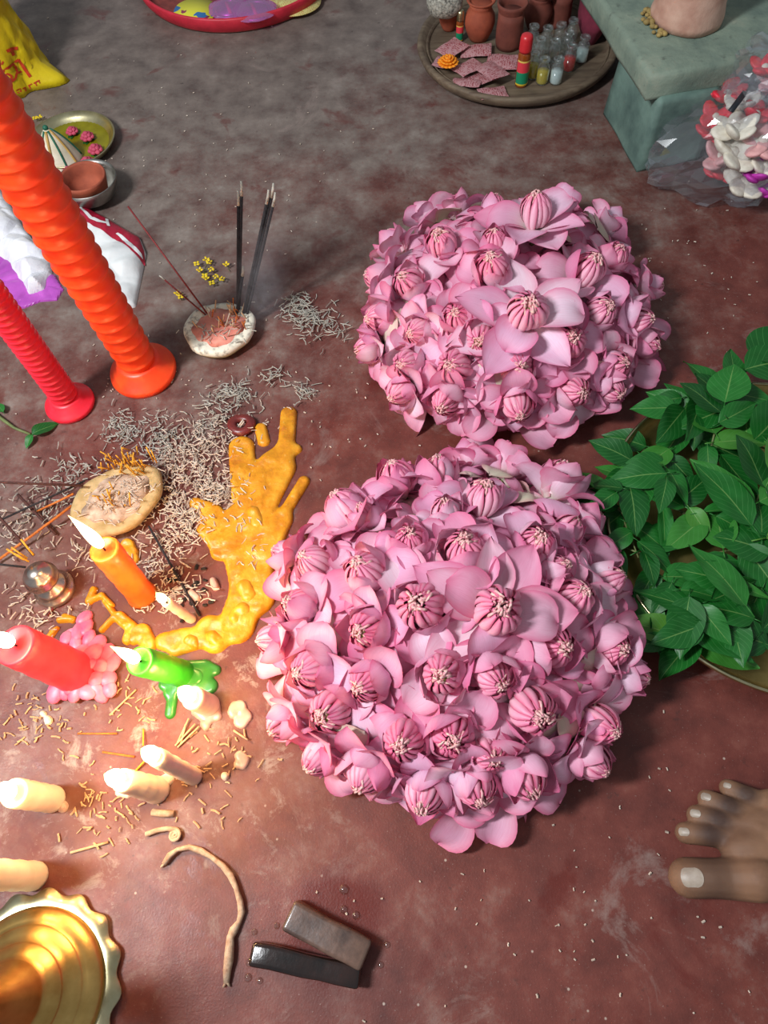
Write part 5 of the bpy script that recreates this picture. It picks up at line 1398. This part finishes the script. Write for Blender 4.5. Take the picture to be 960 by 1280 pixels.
for lab, px, py, s in [('rose pink rosette at the back right of the dish', 90, 164, .0085), ('rose pink rosette second from the back of the dish', 109, 171, .0095), ('rose pink rosette at the right lip of the dish', 119, 187, .0100), ('rose pink rosette in front right of the cone', 109, 203, .0100), ('rose pink rosette just in front of the cone', 87, 215, .0100)]:
    p = P(px, py, .009); root = thing('rosette', lab, 'rosette', p, 'pink rosettes in the small brass dish')
    for ring, (n, rr_, z) in enumerate([(7, .75, .0), (5, .42, .35), (1, 0, .6)]):
        for k in range(n):
            a = 2*math.pi*k/n + ring; m = MB(); m.ball((rr_*s*math.cos(a), rr_*s*math.sin(a), z*s), .42*s, 8, 6, (1, 1, .7)); m.build('petal', MAT['rose'], root, world=False)
    for a in (.4, 2.4, 4.4):
        link_mesh('leaf', LV['s'][1], root, Matrix.Translation((0, 0, -.004)) @ Matrix.Rotation(a, 4, 'Z') @ Matrix.Scale(.42, 4))

bp = P(119, 248, 0); root = thing('steel_bowl', 'small dull steel bowl holding a clay cup', 'bowl', bp)
r = .042
m = MB(); m.lathe([(.001, .001), (r*.5, .001), (r*.8, .010), (r*.97, .026), (r, .032), (r*.98, .033), (r*.94, .026), (r*.76, .011), (.001, .004)], 44); m.build('shell', MAT['steel'], root, world=False)
root = thing('clay_cup', 'clay cup with black burnt bits, set in the steel bowl', 'clay cup', Vector((bp.x-.002, bp.y-.004, .0075)))
r = .0325
m = MB(); m.lathe([(.001, 0), (r*.6, 0), (r*.85, .010), (r*.97, .026), (r, .031), (r*.95, .033), (r*.88, .030), (r*.80, .018), (r*.62, .008), (.001, .0065)], 40); m.build('cup_wall', MAT['terracotta'], root, world=False)
rnd = random.Random(3); m = MB()
for k in range(46):
    a = rnd.gauss(-.9, .5); q = rnd.uniform(.25, .8)*r; m.ball((q*math.cos(a), q*math.sin(a), .0085+(max(0, q/r-.5)*.030)), rnd.uniform(.0012, .0026), 6, 4, (1, 1, .8))
ob = m.build('burnt_bits', MAT['char'], root, world=False); tag(ob, kind='stuff')

def pillow_bag(pxpts, hmax, edge, crump, freq, seed, step=.0022, sag=1.0):
    pts = [(P(x, y).x, P(x, y).y) for x, y in pxpts]
    def hf(d, x, y):
        t = min(1, d/edge); z = hmax*(1-(1-t)**2)**.6
        return .001 + z*(.65+.35*mnoise.noise(Vector((x*14, y*14, seed)))) + crump*min(1, t*3)*(facet(x, y, freq, seed)-.2)
    return field_mesh(poly_sdf(pts), poly_box(pts), step, hf), hf
MAT['white_pl'] = pm('white_plastic', (226, 228, 226), (204, 206, 206), 20, .35, bump=.3, bscale=60, bdist=.003)
MAT['crimson_pl'] = print_mat('crimson_printed_plastic', (170, 22, 52), (150, 16, 44), 30)
MAT['foil'] = pm('white_shiny_foil', (232, 232, 236), (206, 204, 212), 30, .22, bump=.5, bscale=80, bdist=.003)
MAT['purple'] = pm('purple_foil_paper', (190, 90, 190), (150, 60, 156), 30, .35, bump=.4, bscale=70)
WB = [(64, 262), (92, 252), (120, 268), (150, 285), (176, 300), (183, 318), (176, 355), (170, 384), (150, 390), (120, 385), (96, 350), (70, 320)]
root = thing('carrier_bag', 'white and crimson plastic carrier bag lying behind the orange candle', 'plastic bag', P(130, 330))
mm, hf_w = pillow_bag(WB, .024, .025, .008, 28, 2.0); mm.build('white_sheet', MAT['white_pl'], root)
def overlay(name, pxpts, hf0, outline, mat, root, dz=.0012):
    pts = [(P(x, y).x, P(x, y).y) for x, y in pxpts]; so = poly_sdf([(P(x, y).x, P(x, y).y) for x, y in outline])
    hf = lambda d, x, y: hf0(max(0.0, -float(so(np.array([[x]]), np.array([[y]]))[0, 0])), x, y)+dz
    mm = field_mesh(poly_sdf(pts), poly_box(pts), .0022, hf, base=None)
    return mm.build(name, mat, root)
overlay('crimson_band', [(86, 256), (94, 254), (120, 270), (150, 287), (176, 302), (182, 318), (182, 334), (160, 318), (140, 306), (118, 292), (100, 280)], hf_w, WB, MAT['crimson_pl'], root)
for pl in ([(104, 270), (106, 268), (122, 284), (142, 291), (141, 294), (120, 288)], [(150, 304), (153, 303), (180, 324), (181, 329), (166, 320)], [(136, 283), (139, 282), (144, 296), (141, 297)]):
    overlay('white_print', pl, hf_w, WB, MAT['white_pl'], root, .002)
overlay('crimson_hem', [(78, 330), (88, 338), (108, 366), (120, 384), (112, 380), (92, 352)], hf_w, WB, MAT['crimson_pl'], root)
PB = [(-40, 290), (0, 300), (30, 330), (70, 345), (80, 362), (72, 376), (50, 378), (30, 386), (15, 386), (-40, 400)]
mm, _ = pillow_bag(PB, .010, .02, .010, 30, 5.0); tag(mm.build('purple_wrapper', MAT['purple'], smooth=False), 'purple shiny wrapping paper under the white foil at the left edge', 'wrapper')
FB = [(-50, 225), (0, 236), (14, 258), (30, 285), (45, 305), (62, 318), (66, 345), (58, 366), (38, 372), (24, 352), (10, 330), (-50, 300)]
mm, _ = pillow_bag(FB, .032, .03, .022, 20, 7.0); tag(mm.build('foil_bag', MAT['foil'], smooth=False), 'crumpled shiny white foil bag at the left edge behind the candles', 'foil bag')

# yellow carrier bag with red lettering
MAT['yellow_pl'] = pm('yellow_plastic', (222, 196, 20), (196, 164, 10), 14, .38, bump=.35, bscale=40, bdist=.004)
yc = P(2, 100); root = thing('yellow_bag', 'yellow plastic carrier bag with red lettering in the upper left corner', 'plastic bag', (yc.x, yc.y, 0))
m = MB(); NR, NA = 22, 64
ear = math.radians(-8)
for j in range(NR+1):
    t = j/NR; z = .205*t
    rad = .074*(1-.10*t) if t < .75 else .074*(.925-.9*(t-.75))
    for i in range(NA):
        a = 2*math.pi*i/NA; da = math.atan2(math.sin(a-ear), math.cos(a-ear))
        ef = .040*math.exp(-(da/.28)**2)*max(0, 1-t*6.5)**1.2
        x, y = math.cos(a), math.sin(a)
        dd = facet(a*.055*3, z, 26, 4.0)
        q = rad*(1 + .20*(dd-.25) + .12*mnoise.noise(Vector((x*2.2, y*2.2, z*14)))) + ef
        m.v.append((yc.x+q*x*1.05 - .015*t, yc.y+q*y*.85, .001+z + (0 if j else 0))); m.uv.append((i/NA, t))
for j in range(NR):
    for i in range(NA): m.f.append((j*NA+i, j*NA+(i+1) % NA, (j+1)*NA+(i+1) % NA, (j+1)*NA+i))
m.f.append(tuple(NR*NA+i for i in range(NA))); m.f.append(tuple(range(NA-1, -1, -1)))
bv = BVHTree.FromPolygons([Vector(v) for v in m.v], m.f)
m.build('bag_body', MAT['yellow_pl'], root)
MAT['red_ink'] = pm('red_ink', (198, 62, 24), (180, 46, 18), 60, .45)
def stroke(pxs, w):
    """a printed stroke lying on the bag: a thin ribbon that follows its surface"""
    m = MB(); pts = []
    for (x1, y1), (x2, y2) in zip(pxs[:-1], pxs[1:]):
        n = max(2, int(math.hypot(x2-x1, y2-y1)/1.5))
        pts += [(x1+(x2-x1)*k/n, y1+(y2-y1)*k/n) for k in range(n)]
    pts.append(pxs[-1]); sv = []
    o = Vector((0, 0, CAMH))
    for i, (x, y) in enumerate(pts):
        x0, y0 = pts[max(0, i-1)]; x1, y1 = pts[min(len(pts)-1, i+1)]; L = math.hypot(x1-x0, y1-y0) or 1
        nx, ny = -(y1-y0)/L*w/2, (x1-x0)/L*w/2
        row = []
        for s in (-1, 1):
            d = (P(x+nx*s, y+ny*s)-o).normalized(); h, nn, _, _ = bv.ray_cast(o, d)
            if h is None: return None
            row.append(h + (nn if nn.dot(d) < 0 else -nn)*.0009)
        sv += row
    m.add(sv, [(2*i, 2*i+1, 2*i+3, 2*i+2) for i in range(len(pts)-1)])
    return m.build('printed_letter', MAT['red_ink'], root)
for pxs, w in [([(2, 90), (12, 83), (23, 74)], 3.0), ([(23, 74), (30, 85), (38, 96)], 3.6), ([(18, 80), (21, 90), (19, 98), (14, 102)], 3.0), ([(3, 97), (9, 92), (14, 95), (14, 102)], 2.8), ([(4, 98), (8, 101), (12, 99)], 2.2), ([(20, 92), (27, 89)], 2.4),
               ([(8, 64), (14, 61), (22, 60)], 4.0), ([(14, 63), (17, 69)], 4.0), ([(2, 78), (4, 79)], 4.5),
               ([(15, 117), (16, 119)], 2), ([(20, 113), (25, 110.5), (26, 115)], 1.6), ([(21, 115), (24, 116)], 1.5), ([(28, 111), (31, 109), (32, 114)], 1.6), ([(35, 107), (40, 104.5)], 1.5), ([(36, 107), (38, 111)], 1.5), ([(42, 104), (49, 100)], 1.5), ([(44, 103), (46, 107)], 1.5), ([(48, 101), (50, 104)], 1.4)]:
    stroke(pxs, w)

# ------------------------------------------------------------------ incense smoke
SA, SB = P(322, 400, .02), P(338, 262, .20)
def smoke_mat(L):
    t = NT('incense_smoke'); t.t.nodes.remove(t.b)
    pv = t.n('ShaderNodeVolumePrincipled'); pv.inputs['Color'].default_value = (.85, .85, .93, 1)
    co = t.coords('Object'); n = t.noise(30, 4, .6, co, 1.5)
    x, y, z = t.sep(co)                                             # smoke thins away from its axis and towards its ends
    wob = t.math('MULTIPLY', t.math('SINE', t.math('MULTIPLY', z, 42)), .006)
    rx = t.math('POWER', t.math('SUBTRACT', x, wob), 2); ry = t.math('POWER', y, 2)
    r = t.math('SQRT', t.math('ADD', rx, ry))
    fall = t.ramp(t.math('DIVIDE', r, .034), [(0, 1), (.5, .35), (1, 0)])
    ends = t.ramp(t.math('DIVIDE', z, L), [(0, 0), (.12, 1), (.5, .55), (1, 0)])
    d = t.math('MULTIPLY', t.math('MULTIPLY', fall, ends), t.ramp(n, [(.38, 0), (.66, 1)]))
    t.l(t.math('MULTIPLY', d, 16), pv.inputs['Density']); t.l(pv.outputs[0], t.out.inputs['Volume']); return t.m
m = MB(); L_ = (SB-SA).length
m.tube([(0, 0, L_*k/6) for k in range(7)], .036, 20)
so = m.build('incense_smoke', smoke_mat(L_), None, False)
so.matrix_world = Matrix.Translation(SA) @ (SB-SA).to_track_quat('Z', 'Y').to_matrix().to_4x4()
tag(so, 'thin grey smoke drifting off the black incense sticks', 'smoke', kind='stuff')
